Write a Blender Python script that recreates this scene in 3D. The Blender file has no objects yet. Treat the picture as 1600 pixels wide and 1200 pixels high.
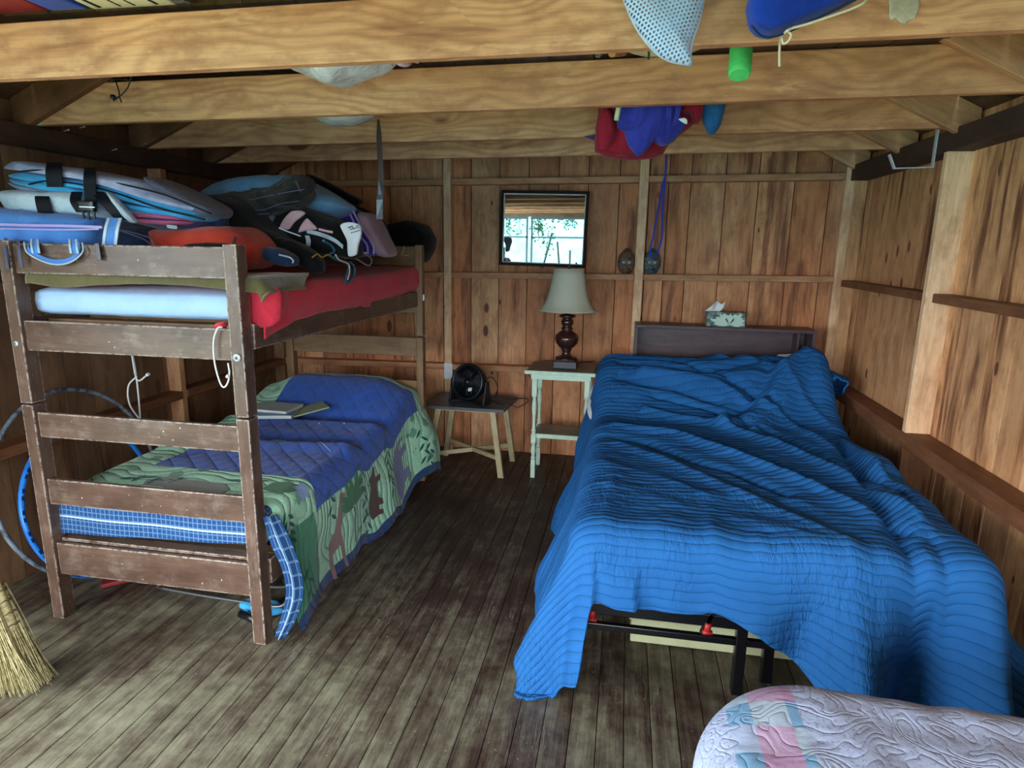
import bpy, bmesh, math, random
import numpy as np
from mathutils import Vector, Matrix, Euler, noise
random.seed(7)
PI = math.pi
scn = bpy.context.scene
COL = scn.collection

# ------------------------------------------------------------------ camera
F = 990.0                                   # focal length in pixels of the 1600x1200 frame
_D = Vector((980 - 800, 388 - 600, F)).normalized()
_V = Vector((726 - 800, 5170 - 600, F)).normalized()
_V = (_V - _V.dot(_D) * _D).normalized()
_R = _V.cross(_D).normalized()
if _R.x < 0: _R = -_R
RW = Matrix((_R, _D, -_V))                  # camera (x right, y down, z forward) -> world
EYE = Vector((0, 0, 1.65))
cam = bpy.data.cameras.new('camera'); camo = bpy.data.objects.new('camera', cam); COL.objects.link(camo)
cam.sensor_width = 36; cam.lens = F / 1600 * 36; cam.clip_start = 0.02; cam.clip_end = 300
camo.matrix_world = Matrix.Translation(EYE) @ (RW @ Matrix(((1, 0, 0), (0, -1, 0), (0, 0, -1)))).to_4x4()
scn.camera = camo

def ray(px, py): return RW @ Vector((px - 800, py - 600, F))
def atY(px, py, Y):                         # point seen at a photo position, at depth Y
    q = ray(px, py); return EYE + q * (Y / q.y)
def atX(px, py, X):
    q = ray(px, py); return EYE + q * (X / q.x)
def atZ(px, py, Z):
    q = ray(px, py); return EYE + q * ((Z - EYE.z) / q.z)

# ------------------------------------------------------------------ light
scn.view_settings.view_transform = 'Standard'; scn.view_settings.look = 'None'
scn.view_settings.gamma = 1; scn.view_settings.use_curve_mapping = False
scn.view_settings.exposure = 1.85
W = bpy.data.worlds.new('world'); scn.world = W; W.use_nodes = True
nt = W.node_tree; nt.nodes.clear()
def N(t, ty, **kw):
    n = t.nodes.new(ty)
    for k, v in kw.items(): setattr(n, k, v)
    return n
wo = N(nt, 'ShaderNodeOutputWorld'); wb = N(nt, 'ShaderNodeBackground'); nt.links.new(wb.outputs[0], wo.inputs[0])
tc = N(nt, 'ShaderNodeTexCoord'); sx = N(nt, 'ShaderNodeSeparateXYZ'); nt.links.new(tc.outputs['Generated'], sx.inputs[0])
cr = N(nt, 'ShaderNodeValToRGB'); nt.links.new(sx.outputs[2], cr.inputs[0])
cr.color_ramp.elements[0].position = 0.0; cr.color_ramp.elements[0].color = (0.92, 0.96, 1.0, 1)
cr.color_ramp.elements[1].position = 0.6; cr.color_ramp.elements[1].color = (0.87, 0.94, 1.0, 1)
nt.links.new(cr.outputs[0], wb.inputs[0]); wb.inputs[1].default_value = 4.0

def area(name, loc, size, rot, power=0, color=(1, 1, 1), portal=False):
    l = bpy.data.lights.new(name, 'AREA'); l.shape = 'RECTANGLE'; l.size, l.size_y = size; l.energy = power; l.color = color
    o = bpy.data.objects.new(name, l); COL.objects.link(o); o.location = loc; o.rotation_euler = rot
    if portal: l.cycles.is_portal = True
    return o
FY = -1.6                                   # inner face of the front wall, behind the camera
area('window_portal', (-0.62, FY - 0.12, 1.2), (4.3, 2.3), (PI / 2, 0, 0), portal=True)
area('side_portal', (-2.98, -0.05, 1.25), (2.6, 1.9), (PI / 2, 0, -PI / 2), portal=True)

# ------------------------------------------------------------------ mesh builder
class MB:
    def __init__(s): s.v = []; s.f = []; s.uv = []; s.r = []; s.m = []; s.sm = []
    def face(s, idx, uv, r=0.0, m=0, sm=False):
        s.f.append(idx); s.uv.extend(uv); s.r.append(r); s.m.append(m); s.sm.append(sm)
    def hexa(s, P, L=0, r=None, m=0):       # P: 8 corners, bit0=x bit1=y bit2=z ; L = long axis for the grain
        r = random.random() if r is None else r
        b = len(s.v); s.v.extend([tuple(p) for p in P])
        P = [Vector(p) for p in P]
        ln = [(P[1] - P[0]).length, (P[2] - P[0]).length, (P[4] - P[0]).length]
        o1, o2 = [k for k in range(3) if k != L]
        def uvc(i):
            t = [i & 1, (i >> 1) & 1, (i >> 2) & 1]
            return t, [t[k] * ln[k] for k in range(3)]
        for q, ax in (((0, 2, 3, 1), 2), ((4, 5, 7, 6), 2), ((0, 1, 5, 4), 1), ((2, 6, 7, 3), 1), ((0, 4, 6, 2), 0), ((1, 3, 7, 5), 0)):
            uv = []
            for i in q:
                t, c = uvc(i)
                u = c[L]
                vv = c[o1] + c[o2] if ax != L else c[o1]
                if ax == L: u = c[o2] * 0.3
                uv.append((u, vv))
            s.face([b + i for i in q], uv, r, m)
    def box(s, x0, x1, y0, y1, z0, z1, L=None, r=None, m=0):
        if L is None: L = max(range(3), key=lambda k: (x1 - x0, y1 - y0, z1 - z0)[k])
        s.hexa([((x0, x1)[i & 1], (y0, y1)[(i >> 1) & 1], (z0, z1)[(i >> 2) & 1]) for i in range(8)], L, r, m)
    def beam(s, a, b, w, h, up=(0, 0, 1), r=None, m=0):   # square bar a->b, w sideways, h along up
        a = Vector(a); b = Vector(b); d = (b - a).normalized(); up = Vector(up)
        sd = d.cross(up).normalized(); u = sd.cross(d).normalized()
        P = []
        for i in range(8):
            p = b if i & 1 else a
            P.append(p + sd * ((0.5, -0.5)[(i >> 1) & 1] * w) + u * ((-0.5, 0.5)[(i >> 2) & 1] * h))
        s.hexa(P, 0, r, m)
    def grid(s, P, uv=None, closed_u=False, closed_v=False, r=0.0, m=0, sm=True, flip=False, mf=None):
        nu = len(P); nv = len(P[0]); b = len(s.v)
        for row in P: s.v.extend([tuple(p) for p in row])
        for i in range(nu if closed_u else nu - 1):
            for j in range(nv if closed_v else nv - 1):
                i2 = (i + 1) % nu; j2 = (j + 1) % nv
                q = [(i, j), (i2, j), (i2, j2), (i, j2)]
                U = [(i, j), (i + 1, j), (i + 1, j + 1), (i, j + 1)]
                if flip: q = q[::-1]; U = U[::-1]
                uvs = [uv(a, c) if uv else (a * 0.02, c * 0.02) for a, c in U]
                s.face([b + a * nv + c for a, c in q], uvs, r, mf(i, j) if mf else m, sm)
    def tube(s, pts, rad, n=10, closed=False, r=0.0, m=0, caps=True, us=1.0, mf=None):
        pts = [Vector(p) for p in pts]; k = len(pts)
        rr = rad if isinstance(rad, (list, tuple)) else [rad] * k
        up = None; rows = []; acc = 0; L = []
        for i in range(k):
            a = pts[i - 1] if (i or closed) else pts[0]; c = pts[(i + 1) % k] if (i < k - 1 or closed) else pts[-1]
            d = (c - a); d = d.normalized() if d.length > 1e-9 else Vector((0, 0, 1))
            if up is None: up = Vector((0, 0, 1)) if abs(d.z) < .9 else Vector((1, 0, 0))
            sd = d.cross(up).normalized(); up = sd.cross(d).normalized()
            rows.append([pts[i] + (sd * math.cos(2 * PI * j / n) + up * math.sin(2 * PI * j / n)) * rr[i] for j in range(n)])
            L.append(acc); acc += (pts[(i + 1) % k] - pts[i]).length
        L.append(acc)
        R0 = max(rr)
        s.grid(rows, uv=lambda a, c: (L[min(a, len(L) - 1)] * us, c / n * 2 * PI * R0), closed_u=closed, closed_v=True, r=r, m=m, mf=mf)
        if caps and not closed:
            b = len(s.v) - k * n
            s.face([b + j for j in range(n)], [(0, j * .01) for j in range(n)], r, m)
            s.face([b + (k - 1) * n + j for j in range(n)][::-1], [(0, j * .01) for j in range(n)], r, m)
    def lathe(s, prof, c=(0, 0, 0), n=32, M=None, r=0.0, m=0, caps=True, wave=None):   # prof = [(radius, height)]
        c = Vector(c); rows = []
        for a, z in prof:
            row = []
            for j in range(n):
                t = 2 * PI * j / n; R = a * (wave(t, z) if wave else 1)
                p = Vector((R * math.cos(t), R * math.sin(t), z))
                row.append(c + (M @ p if M else p))
            rows.append(row)
        ac = [0]
        for i in range(1, len(prof)): ac.append(ac[-1] + math.hypot(prof[i][0] - prof[i - 1][0], prof[i][1] - prof[i - 1][1]))
        R0 = max(p[0] for p in prof)
        s.grid(rows, uv=lambda a, q: (ac[min(a, len(ac) - 1)], q / n * 2 * PI * R0), closed_v=True, r=r, m=m, flip=True)
        if caps:
            b = len(s.v) - len(prof) * n
            if prof[0][0] > 1e-4: s.face([b + j for j in range(n)][::-1], [(0, 0)] * n, r, m)
            if prof[-1][0] > 1e-4: s.face([b + (len(prof) - 1) * n + j for j in range(n)], [(0, 0)] * n, r, m)
    def ribbon(s, pts, wd, w, th=0.002, r=0.0, m=0):      # flat strap along pts; wd = width direction(s)
        pts = [Vector(p) for p in pts]; k = len(pts)
        wds = [Vector(x).normalized() for x in wd] if isinstance(wd, list) else [Vector(wd).normalized()] * k
        ws = w if isinstance(w, (list, tuple)) else [w] * k
        rows = []; acc = [0]
        for i in range(k):
            d = (pts[min(i + 1, k - 1)] - pts[max(i - 1, 0)]).normalized()
            nn = d.cross(wds[i]).normalized(); q = wds[i]
            h = ws[i] / 2
            rows.append([pts[i] + q * h + nn * th / 2, pts[i] - q * h + nn * th / 2, pts[i] - q * h - nn * th / 2, pts[i] + q * h - nn * th / 2])
            if i: acc.append(acc[-1] + (pts[i] - pts[i - 1]).length)
        acc.append(acc[-1])
        vv = (0, ws[0], ws[0] + th, 2 * ws[0] + th, 2 * ws[0] + 2 * th)
        s.grid(rows, uv=lambda a, c: (acc[min(a, k)], vv[c]), closed_v=True, r=r, m=m, sm=False)
        b = len(s.v) - 4 * k
        s.face([b, b + 1, b + 2, b + 3], [(0, 0)] * 4, r, m); s.face([b + 4 * (k - 1) + j for j in (3, 2, 1, 0)], [(0, 0)] * 4, r, m)
    def pad(s, out, nrm, T, pw=2.2, rings=10, nz=0.0, nsc=8.0, seed=0, N_=56, r=0.0, m=0, bias=None, smooth=True, bend=None):
        # puffed body: star-shaped outline, thickness T to each side along nrm
        out = [Vector(p) for p in out]; nrm = Vector(nrm).normalized()
        k = len(out); O = []
        if smooth:
            for i in range(k):
                p0, p1, p2, p3 = out[i - 1], out[i], out[(i + 1) % k], out[(i + 2) % k]
                n_ = max(2, round(N_ / k))
                for q in range(n_):
                    t = q / n_
                    cr_ = 0.5 * ((2 * p1) + (p2 - p0) * t + (2 * p0 - 5 * p1 + 4 * p2 - p3) * t * t + (3 * p1 - p0 - 3 * p2 + p3) * t ** 3)
                    O.append(cr_ * 0.7 + p1.lerp(p2, t) * 0.3)
        else:
            for i in range(k):
                n_ = max(2, round(N_ / k))
                for q in range(n_): O.append(out[i].lerp(out[(i + 1) % k], q / n_))
        c = sum(O, Vector()) / len(O)
        if bias: c = Vector(bias)
        rows = []
        e1 = (O[0] - c).normalized(); e2 = nrm.cross(e1)
        def uvp(p): d = p - c; return (d.dot(e1), d.dot(e2))
        lev = []
        for q in range(rings + 1):
            th = PI / 2 * q / rings
            lev.append((math.sin(th) ** (2 / pw if pw > 2 else 1), math.cos(th) ** (2 / pw)))
        full = [(a, h) for a, h in lev] + [(a, -h) for a, h in lev[::-1][1:]]
        for a, h in full:
            row = []
            for p in O:
                q = c + (p - c) * max(a, 0.001) + nrm * (h * T)
                if bend: q = bend(q)
                if nz:
                    nn = noise.noise_vector(q * nsc + Vector((seed, seed * 1.7, 0)))
                    n2 = noise.noise_vector(q * nsc * 3 + Vector((seed, 0, seed)))
                    q = q + nn * nz + n2 * nz * 0.35
                row.append(q)
            rows.append(row)
        b0 = len(s.v); K = len(O)
        uvg = [[uvp(p) for p in row] for row in rows]
        s.grid(rows, uv=lambda a, q: uvg[a][q % K], closed_v=True, r=r, m=m)

MESHES = []
def build(mb, name, mats):
    me = bpy.data.meshes.new(name)
    me.from_pydata(mb.v, [], mb.f)
    uvl = me.uv_layers.new(name='UVMap')
    if mb.uv: uvl.data.foreach_set('uv', np.array(mb.uv, dtype=np.float32).ravel())
    at = me.attributes.new('rnd', 'FLOAT', 'FACE'); at.data.foreach_set('value', np.array(mb.r, dtype=np.float32))
    for m in (mats if isinstance(mats, (list, tuple)) else [mats]): me.materials.append(m)
    me.polygons.foreach_set('material_index', mb.m); me.polygons.foreach_set('use_smooth', mb.sm)
    me.validate(clean_customdata=False); me.update()
    return me
def wloc(o):
    v = Vector(o.location)
    while o.parent: o = o.parent; v = v + Vector(o.location)
    return v
def obj(name, mb, mats, parent=None, bevel=0, solid=0, seg=2, sub=0, origin=None):
    # geometry is given in world coordinates; the origin is moved to the base of the piece
    if origin is None:
        if parent is None:
            a = np.array(mb.v); origin = ((a[:, 0].min() + a[:, 0].max()) / 2, (a[:, 1].min() + a[:, 1].max()) / 2, a[:, 2].min())
        else: origin = wloc(parent)
    O = Vector(origin); mb.v = [(p[0] - O.x, p[1] - O.y, p[2] - O.z) for p in mb.v]
    o = bpy.data.objects.new(name, build(mb, name, mats)); COL.objects.link(o)
    if parent is not None: o.parent = parent; o.location = O - wloc(parent)
    else: o.location = O
    if solid: md = o.modifiers.new('solid', 'SOLIDIFY'); md.thickness = abs(solid); md.offset = -1 if solid > 0 else 1
    if bevel: md = o.modifiers.new('bevel', 'BEVEL'); md.width = bevel; md.segments = seg; md.limit_method = 'ANGLE'; md.angle_limit = 0.6
    if sub: md = o.modifiers.new('sub', 'SUBSURF'); md.levels = sub; md.render_levels = sub
    return o
def tag(o, label=None, cat=None, group=None, kind=None):
    if label: o['label'] = label
    if cat: o['category'] = cat
    if group: o['group'] = group
    if kind: o['kind'] = kind
    return o
def thing(name, label, cat, loc=(0, 0, 0), group=None):
    o = bpy.data.objects.new(name, None); COL.objects.link(o); o.location = loc; o.empty_display_size = 0.05
    return tag(o, label, cat, group)
def struct(name, mb, mats, **kw): return tag(obj(name, mb, mats, **kw), kind='structure')
def copy_tree(o, parent=None):
    c = o.copy(); COL.objects.link(c); c.parent = parent
    for ch in list(o.children): copy_tree(ch, c)
    return c
def spline(P, n=8, closed=False):
    P = [Vector(p) for p in P]; k = len(P); out = []
    for i in range(k if closed else k - 1):
        p1, p2 = P[i], P[(i + 1) % k]
        p0 = P[i - 1] if (i or closed) else p1 * 2 - p2
        p3 = P[(i + 2) % k] if (i + 2 < k or closed) else p2 * 2 - p1
        for q in range(n):
            t = q / n
            out.append(0.5 * ((2 * p1) + (p2 - p0) * t + (2 * p0 - 5 * p1 + 4 * p2 - p3) * t * t + (3 * p1 - p0 - 3 * p2 + p3) * t ** 3))
    if not closed: out.append(P[-1])
    return out

# ------------------------------------------------------------------ materials
def lin(c):
    return tuple(((x / 255) / 12.92 if x / 255 <= 0.04045 else ((x / 255 + 0.055) / 1.055) ** 2.4) for x in c) + (1,)
class G:
    def __init__(s, name):
        s.mat = bpy.data.materials.new(name); s.mat.use_nodes = True; s.t = s.mat.node_tree; s.t.nodes.clear()
        s.out = N(s.t, 'ShaderNodeOutputMaterial'); s.p = N(s.t, 'ShaderNodeBsdfPrincipled'); s.L(s.p.outputs[0], s.out.inputs[0])
        s.p.inputs['Specular IOR Level'].default_value = 0.35
    def L(s, a, b): s.t.links.new(a, b)
    def _in(s, sock, v):
        if hasattr(v, 'is_output') or isinstance(v, bpy.types.NodeSocket): s.L(v, sock)
        else: sock.default_value = v
    def m(s, op, a, b=0.0, c=0.0, clamp=False):
        n = N(s.t, 'ShaderNodeMath', operation=op); n.use_clamp = clamp
        s._in(n.inputs[0], a); s._in(n.inputs[1], b)
        if op in ('MULTIPLY_ADD', 'SMOOTH_MIN', 'COMPARE'): s._in(n.inputs[2], c)
        return n.outputs[0]
    def uv(s):
        n = N(s.t, 'ShaderNodeUVMap'); x = N(s.t, 'ShaderNodeSeparateXYZ'); s.L(n.outputs[0], x.inputs[0]); return x.outputs[0], x.outputs[1]
    def objc(s):
        n = N(s.t, 'ShaderNodeTexCoord'); return n.outputs['Object']
    def rnd(s): n = N(s.t, 'ShaderNodeAttribute'); n.attribute_name = 'rnd'; return n.outputs['Fac']
    def xyz(s, x, y, z=0.0):
        n = N(s.t, 'ShaderNodeCombineXYZ'); s._in(n.inputs[0], x); s._in(n.inputs[1], y); s._in(n.inputs[2], z); return n.outputs[0]
    def noise(s, vec, sc=1.0, det=3.0, ro=0.55, dist=0.0, col=False):
        n = N(s.t, 'ShaderNodeTexNoise'); s.L(vec, n.inputs['Vector']); n.inputs['Scale'].default_value = sc; n.inputs['Detail'].default_value = det
        n.inputs['Roughness'].default_value = ro; n.inputs['Distortion'].default_value = dist
        return n.outputs['Color'] if col else n.outputs['Fac']
    def vor(s, vec, sc=1.0, feat='F1', rand=1.0):
        n = N(s.t, 'ShaderNodeTexVoronoi', feature=feat); s.L(vec, n.inputs['Vector']); n.inputs['Scale'].default_value = sc
        n.inputs['Randomness'].default_value = rand
        return n
    def step(s, x, a, b):           # smooth ramp a->b to 0..1
        n = N(s.t, 'ShaderNodeMapRange', interpolation_type='SMOOTHSTEP'); s._in(n.inputs[0], x)
        n.inputs[1].default_value = a; n.inputs[2].default_value = b; return n.outputs[0]
    def mix(s, f, a, b, blend='MIX'):
        n = N(s.t, 'ShaderNodeMix', data_type='RGBA', blend_type=blend); s._in(n.inputs[0], f); s._in(n.inputs[6], a); s._in(n.inputs[7], b); return n.outputs[2]
    def ramp(s, f, stops):
        n = N(s.t, 'ShaderNodeValToRGB'); s.L(f, n.inputs[0]); e = n.color_ramp.elements
        while len(e) < len(stops): e.new(0.5)
        for x, (p, c) in zip(e, stops): x.position = p; x.color = c
        return n.outputs[0]
    def bump(s, h, st=0.5, d=0.01, prev=None):
        n = N(s.t, 'ShaderNodeBump'); n.inputs['Strength'].default_value = st; n.inputs['Distance'].default_value = d; s.L(h, n.inputs['Height'])
        if prev: s.L(prev, n.inputs['Normal'])
        return n.outputs[0]
    def done(s, col=None, rough=None, nrm=None, metal=None, spec=None, **kw):
        if col is not None: s._in(s.p.inputs['Base Color'], col)
        if rough is not None: s._in(s.p.inputs['Roughness'], rough)
        if nrm is not None: s.L(nrm, s.p.inputs['Normal'])
        if metal is not None: s.p.inputs['Metallic'].default_value = metal
        if spec is not None: s.p.inputs['Specular IOR Level'].default_value = spec
        for k, v in kw.items(): s._in(s.p.inputs[k.replace('_', ' ')], v)
        return s.mat

def wood(name, light, mid, dark, heart=None, knots=1.0, streak=0.55, tone=0.5, rough=0.6, ring=0.5, grain=0.5, bump=0.3, worn=None, edges=None, stain=0.0, kn=(2.3, 5.0)):
    g = G(name); u, v = g.uv(); r = g.rnd()
    uu = g.m('ADD', u, g.m('MULTIPLY', r, 37.3)); vv = g.m('ADD', v, g.m('MULTIPLY', r, 19.1))
    r2 = g.m('FRACT', g.m('MULTIPLY', r, 53.7)); r3 = g.m('FRACT', g.m('MULTIPLY', r, 171.3))
    warp = g.noise(g.xyz(g.m('MULTIPLY', uu, 1.1), g.m('MULTIPLY', vv, 3.0)), 1.0, 2.0)
    kd = g.vor(g.xyz(g.m('MULTIPLY', uu, kn[0]), g.m('MULTIPLY', vv, kn[1])), 1.0)
    kdist = kd.outputs['Distance']
    kr = N(g.t, 'ShaderNodeSeparateColor'); g.L(kd.outputs['Color'], kr.inputs[0])
    kon = g.m('GREATER_THAN', kr.outputs[0], 0.40)
    ksz = g.m('MULTIPLY_ADD', kr.outputs[1], 0.13, 0.06)
    kn_ = g.m('MULTIPLY', g.m('SUBTRACT', 1.0, g.m('DIVIDE', kdist, ksz), clamp=True), kon)
    kng = g.m('MULTIPLY', g.m('POWER', 2.718, g.m('MULTIPLY', kdist, -7.0)), kon)
    ph = g.m('ADD', g.m('MULTIPLY', vv, 75.0), g.m('ADD', g.m('MULTIPLY', warp, 30.0), g.m('MULTIPLY', kng, 18.0)))
    rings = g.m('POWER', g.m('ABSOLUTE', g.m('SINE', ph)), 3.0)
    fine = g.noise(g.xyz(g.m('MULTIPLY', uu, 5.0), g.m('MULTIPLY', g.m('ADD', vv, g.m('MULTIPLY', kng, 0.03)), 160.0)), 1.0, 3.0)
    big = g.noise(g.xyz(g.m('MULTIPLY', uu, 1.0), g.m('MULTIPLY', vv, 7.0), g.m('MULTIPLY', r, 9.0)), 1.0, 3.0, 0.6, 0.4)
    blot = g.noise(g.xyz(g.m('MULTIPLY', uu, 5.0), g.m('MULTIPLY', vv, 9.0), 3.0), 1.0, 5.0, 0.65)
    f = g.m('ADD', g.m('MULTIPLY', big, 0.75), g.m('MULTIPLY', r2, 0.35 * tone))
    c = g.ramp(f, [(0.30, light), (0.62, mid)])
    c = g.mix(g.m('MULTIPLY', rings, ring * 0.55), c, g.mix(0.55, mid, dark))
    c = g.mix(g.m('MULTIPLY', g.step(fine, 0.45, 0.75), grain * 0.6), c, dark)
    st = g.step(g.m('ADD', big, g.m('MULTIPLY', r3, 0.12)), 0.72 - streak * 0.16, 0.80 - streak * 0.13)
    st = g.m('MULTIPLY', st, g.step(g.noise(g.xyz(g.m('MULTIPLY', uu, 1.6), g.m('MULTIPLY', vv, 22.0), 3.0), 1.0, 5.0, 0.65), 0.34, 0.60))
    c = g.mix(g.m('MULTIPLY', st, min(1.0, streak)), c, heart or dark)
    c = g.mix(g.m('MULTIPLY', g.step(blot, 0.42, 0.68), 0.46), c, dark)
    c = g.mix(g.m('MULTIPLY', g.step(g.noise(g.xyz(g.m('MULTIPLY', uu, 2.0), g.m('MULTIPLY', vv, 30.0), 5.0), 1.0, 4.0, 0.6), 0.48, 0.7), grain * 0.5), c, g.mix(0.5, mid, dark))
    c = g.mix(g.m('MULTIPLY', kng, 0.45 * knots), c, mid)
    c = g.mix(g.m('MULTIPLY', g.step(kn_, 0.0, 0.35), 0.9 * knots), c, heart or dark)
    hsv = N(g.t, 'ShaderNodeHueSaturation'); g.L(c, hsv.inputs['Color']); g._in(hsv.inputs['Value'], g.m('MULTIPLY_ADD', g.m('SUBTRACT', r3, 0.5), 0.45 * tone, 1.0)); c = hsv.outputs[0]
    if worn:
        w1 = g.noise(g.objc(), 9.0, 6.0, 0.7); w2 = g.noise(g.xyz(g.m('MULTIPLY', uu, 12), g.m('MULTIPLY', vv, 70)), 1.0, 4.0)
        c = g.mix(g.m('MULTIPLY', g.step(g.m('ADD', w1, g.m('MULTIPLY', w2, .35)), 0.66, 0.92), 0.35), c, worn)
    if edges:
        bv = N(g.t, 'ShaderNodeBevel', samples=6); bv.inputs['Radius'].default_value = 0.010; ge = N(g.t, 'ShaderNodeNewGeometry')
        dp = N(g.t, 'ShaderNodeVectorMath', operation='DOT_PRODUCT'); g.L(bv.outputs[0], dp.inputs[0]); g.L(ge.outputs['Normal'], dp.inputs[1])
        em = g.step(g.m('SUBTRACT', 1.0, dp.outputs['Value']), 0.01, 0.05)
        em = g.m('MULTIPLY', em, g.step(g.noise(g.objc(), 34.0, 5.0, 0.75), 0.44, 0.52))
        chip = g.m('MULTIPLY', g.m('LESS_THAN', g.vor(g.objc(), 22.0).outputs['Distance'], 0.07), g.step(g.noise(g.objc(), 3.0, 2.0), .45, .6))
        c = g.mix(g.m('MULTIPLY', g.m('MAXIMUM', em, chip), 0.85), c, edges)
    if stain:
        c = g.mix(g.m('MULTIPLY', g.step(g.noise(g.xyz(g.m('MULTIPLY', uu, 3.0), g.m('MULTIPLY', vv, 14.0), 8.0), 1.0, 4.0, .7), 0.60, 0.66), stain), c, light)
    h = g.m('ADD', g.m('MULTIPLY', fine, 0.6), g.m('MULTIPLY', rings, -0.3))
    return g.done(c, rough, g.bump(h, bump, 0.002))

def plain(name, c, rough=0.5, metal=0.0, spec=None, bump=0, bs=200, var=0.0, vs=6.0, c2=None, **kw):
    g = G(name); col = lin(c); nrm = None
    if var or c2:
        f = g.noise(g.objc(), vs, 5.0, 0.65)
        c2_ = lin(c2) if c2 else tuple(x * (1 - var) for x in col[:3]) + (1,)
        col = g.mix(g.step(f, 0.38, 0.66), col, c2_)
    if bump: nrm = g.bump(g.noise(g.objc(), bs, 3.0), bump, 0.002)
    return g.done(col, rough, nrm, metal, spec, **kw)
def cloth(name, c, c2=None, weave=900, wr=0.35, var=0.12, rough=0.9, ws=14.0, sheen=0.15, wd=0.022):
    g = G(name); col = lin(c); o = g.objc()
    f = g.noise(o, 5.0, 5.0, 0.6)
    c2_ = lin(c2) if c2 else tuple(x * (1 - var) for x in col[:3]) + (1,)
    cc = g.mix(g.step(f, 0.35, 0.7), col, c2_)
    n = g.bump(g.noise(o, ws, 5.0, 0.6, 1.2), wr, wd)
    n = g.bump(g.noise(o, weave, 1.0), 0.25, 0.001, n)
    return g.done(cc, rough, n, spec=0.2, Sheen_Weight=sheen)
# ------------------------------------------------------------------ palette
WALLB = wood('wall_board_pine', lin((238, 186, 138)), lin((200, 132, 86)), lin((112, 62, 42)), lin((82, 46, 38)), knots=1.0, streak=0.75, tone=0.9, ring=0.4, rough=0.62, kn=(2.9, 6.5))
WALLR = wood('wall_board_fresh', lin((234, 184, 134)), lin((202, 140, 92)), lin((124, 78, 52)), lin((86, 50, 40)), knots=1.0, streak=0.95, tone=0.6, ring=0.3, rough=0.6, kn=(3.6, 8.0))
WALLL = wood('wall_board_left', lin((140, 108, 80)), lin((112, 80, 56)), lin((76, 52, 38)), lin((58, 38, 30)), knots=0.7, streak=0.6, tone=0.7, ring=0.4, rough=0.7)  # weaker light on the left wall is put into a darker board colour
STUD = wood('stud_pine', lin((248, 212, 172)), lin((230, 180, 132)), lin((150, 96, 62)), lin((120, 62, 44)), knots=1.0, streak=0.35, tone=0.25, ring=0.25, kn=(4.0, 9.0))
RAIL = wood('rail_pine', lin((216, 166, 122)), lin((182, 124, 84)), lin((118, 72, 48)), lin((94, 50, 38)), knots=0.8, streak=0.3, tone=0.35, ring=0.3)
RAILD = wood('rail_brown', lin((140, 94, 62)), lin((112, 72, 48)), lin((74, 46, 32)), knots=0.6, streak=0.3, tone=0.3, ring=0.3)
PLATE = wood('plate_dark', lin((84, 60, 50)), lin((62, 44, 38)), lin((36, 26, 24)), knots=0.3, streak=0.3, tone=0.2, ring=0.2, rough=0.7)
JOIST = wood('joist_fir', lin((238, 186, 138)), lin((212, 148, 100)), lin((136, 80, 52)), lin((112, 60, 42)), knots=1.0, streak=0.6, tone=0.35, ring=0.85, grain=0.4, stain=0.45, kn=(1.9, 4.4))
ROOFB = wood('roof_board', lin((120, 88, 62)), lin((92, 64, 46)), lin((56, 38, 28)), knots=0.8, streak=0.7, tone=0.6)
BUNK = wood('bunk_brown', lin((106, 84, 70)), lin((82, 60, 48)), lin((52, 36, 30)), knots=0.0, streak=0.1, tone=0.12, ring=0.2, rough=0.34, worn=lin((150, 138, 128)), edges=lin((204, 194, 180)), bump=0.15)
BUNK2 = wood('bunk_tan', lin((150, 118, 84)), lin((126, 94, 64)), lin((86, 62, 44)), knots=0.1, streak=0.1, tone=0.2, ring=0.3, rough=0.5)
BUNKW = wood('bunk_worn_edge', lin((204, 192, 178)), lin((176, 160, 146)), lin((96, 76, 64)), knots=0.0, streak=0.0, tone=0.1, rough=0.5)

# painted, trodden floor boards
DARKB = plain('dark_backing', (38, 26, 20), 0.9)
g = G('floor_worn_paint'); u, v = g.uv(); r = g.rnd(); o = g.objc()
uu = g.m('ADD', u, g.m('MULTIPLY', r, 23.0)); r2 = g.m('FRACT', g.m('MULTIPLY', r, 31.7))
pt = g.noise(g.xyz(g.m('MULTIPLY', uu, 2.2), g.m('MULTIPLY', v, 26.0), r), 1.0, 7.0, 0.72)
pt2 = g.noise(o, 2.1, 6.0, 0.62)
pt3 = g.noise(o, 14.0, 6.0, 0.7); so = N(g.t, 'ShaderNodeSeparateXYZ'); g.L(o, so.inputs[0])
trod = g.m('ADD', g.m('MULTIPLY', g.step(so.outputs[1], 1.9, -0.2), 0.10), g.m('MULTIPLY', g.step(so.outputs[0], 0.6, -1.6), 0.03))     # the paint is trodden off towards the door
fw = g.m('ADD', trod, g.m('ADD', g.m('ADD', g.m('MULTIPLY', pt, 0.36), g.m('MULTIPLY', pt3, 0.26)), g.m('ADD', g.m('MULTIPLY', pt2, 0.34), g.m('MULTIPLY', r2, 0.045))))
c = g.ramp(fw, [(0.42, lin((44, 30, 24))), (0.52, lin((66, 50, 42))), (0.60, lin((100, 92, 76))), (0.72, lin((148, 148, 122)))])
gr = g.noise(g.xyz(g.m('MULTIPLY', uu, 8.0), g.m('MULTIPLY', v, 300.0)), 1.0, 2.0)
c = g.mix(g.m('MULTIPLY', g.step(gr, 0.50, 0.72), 0.45), c, lin((40, 30, 26)))
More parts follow.
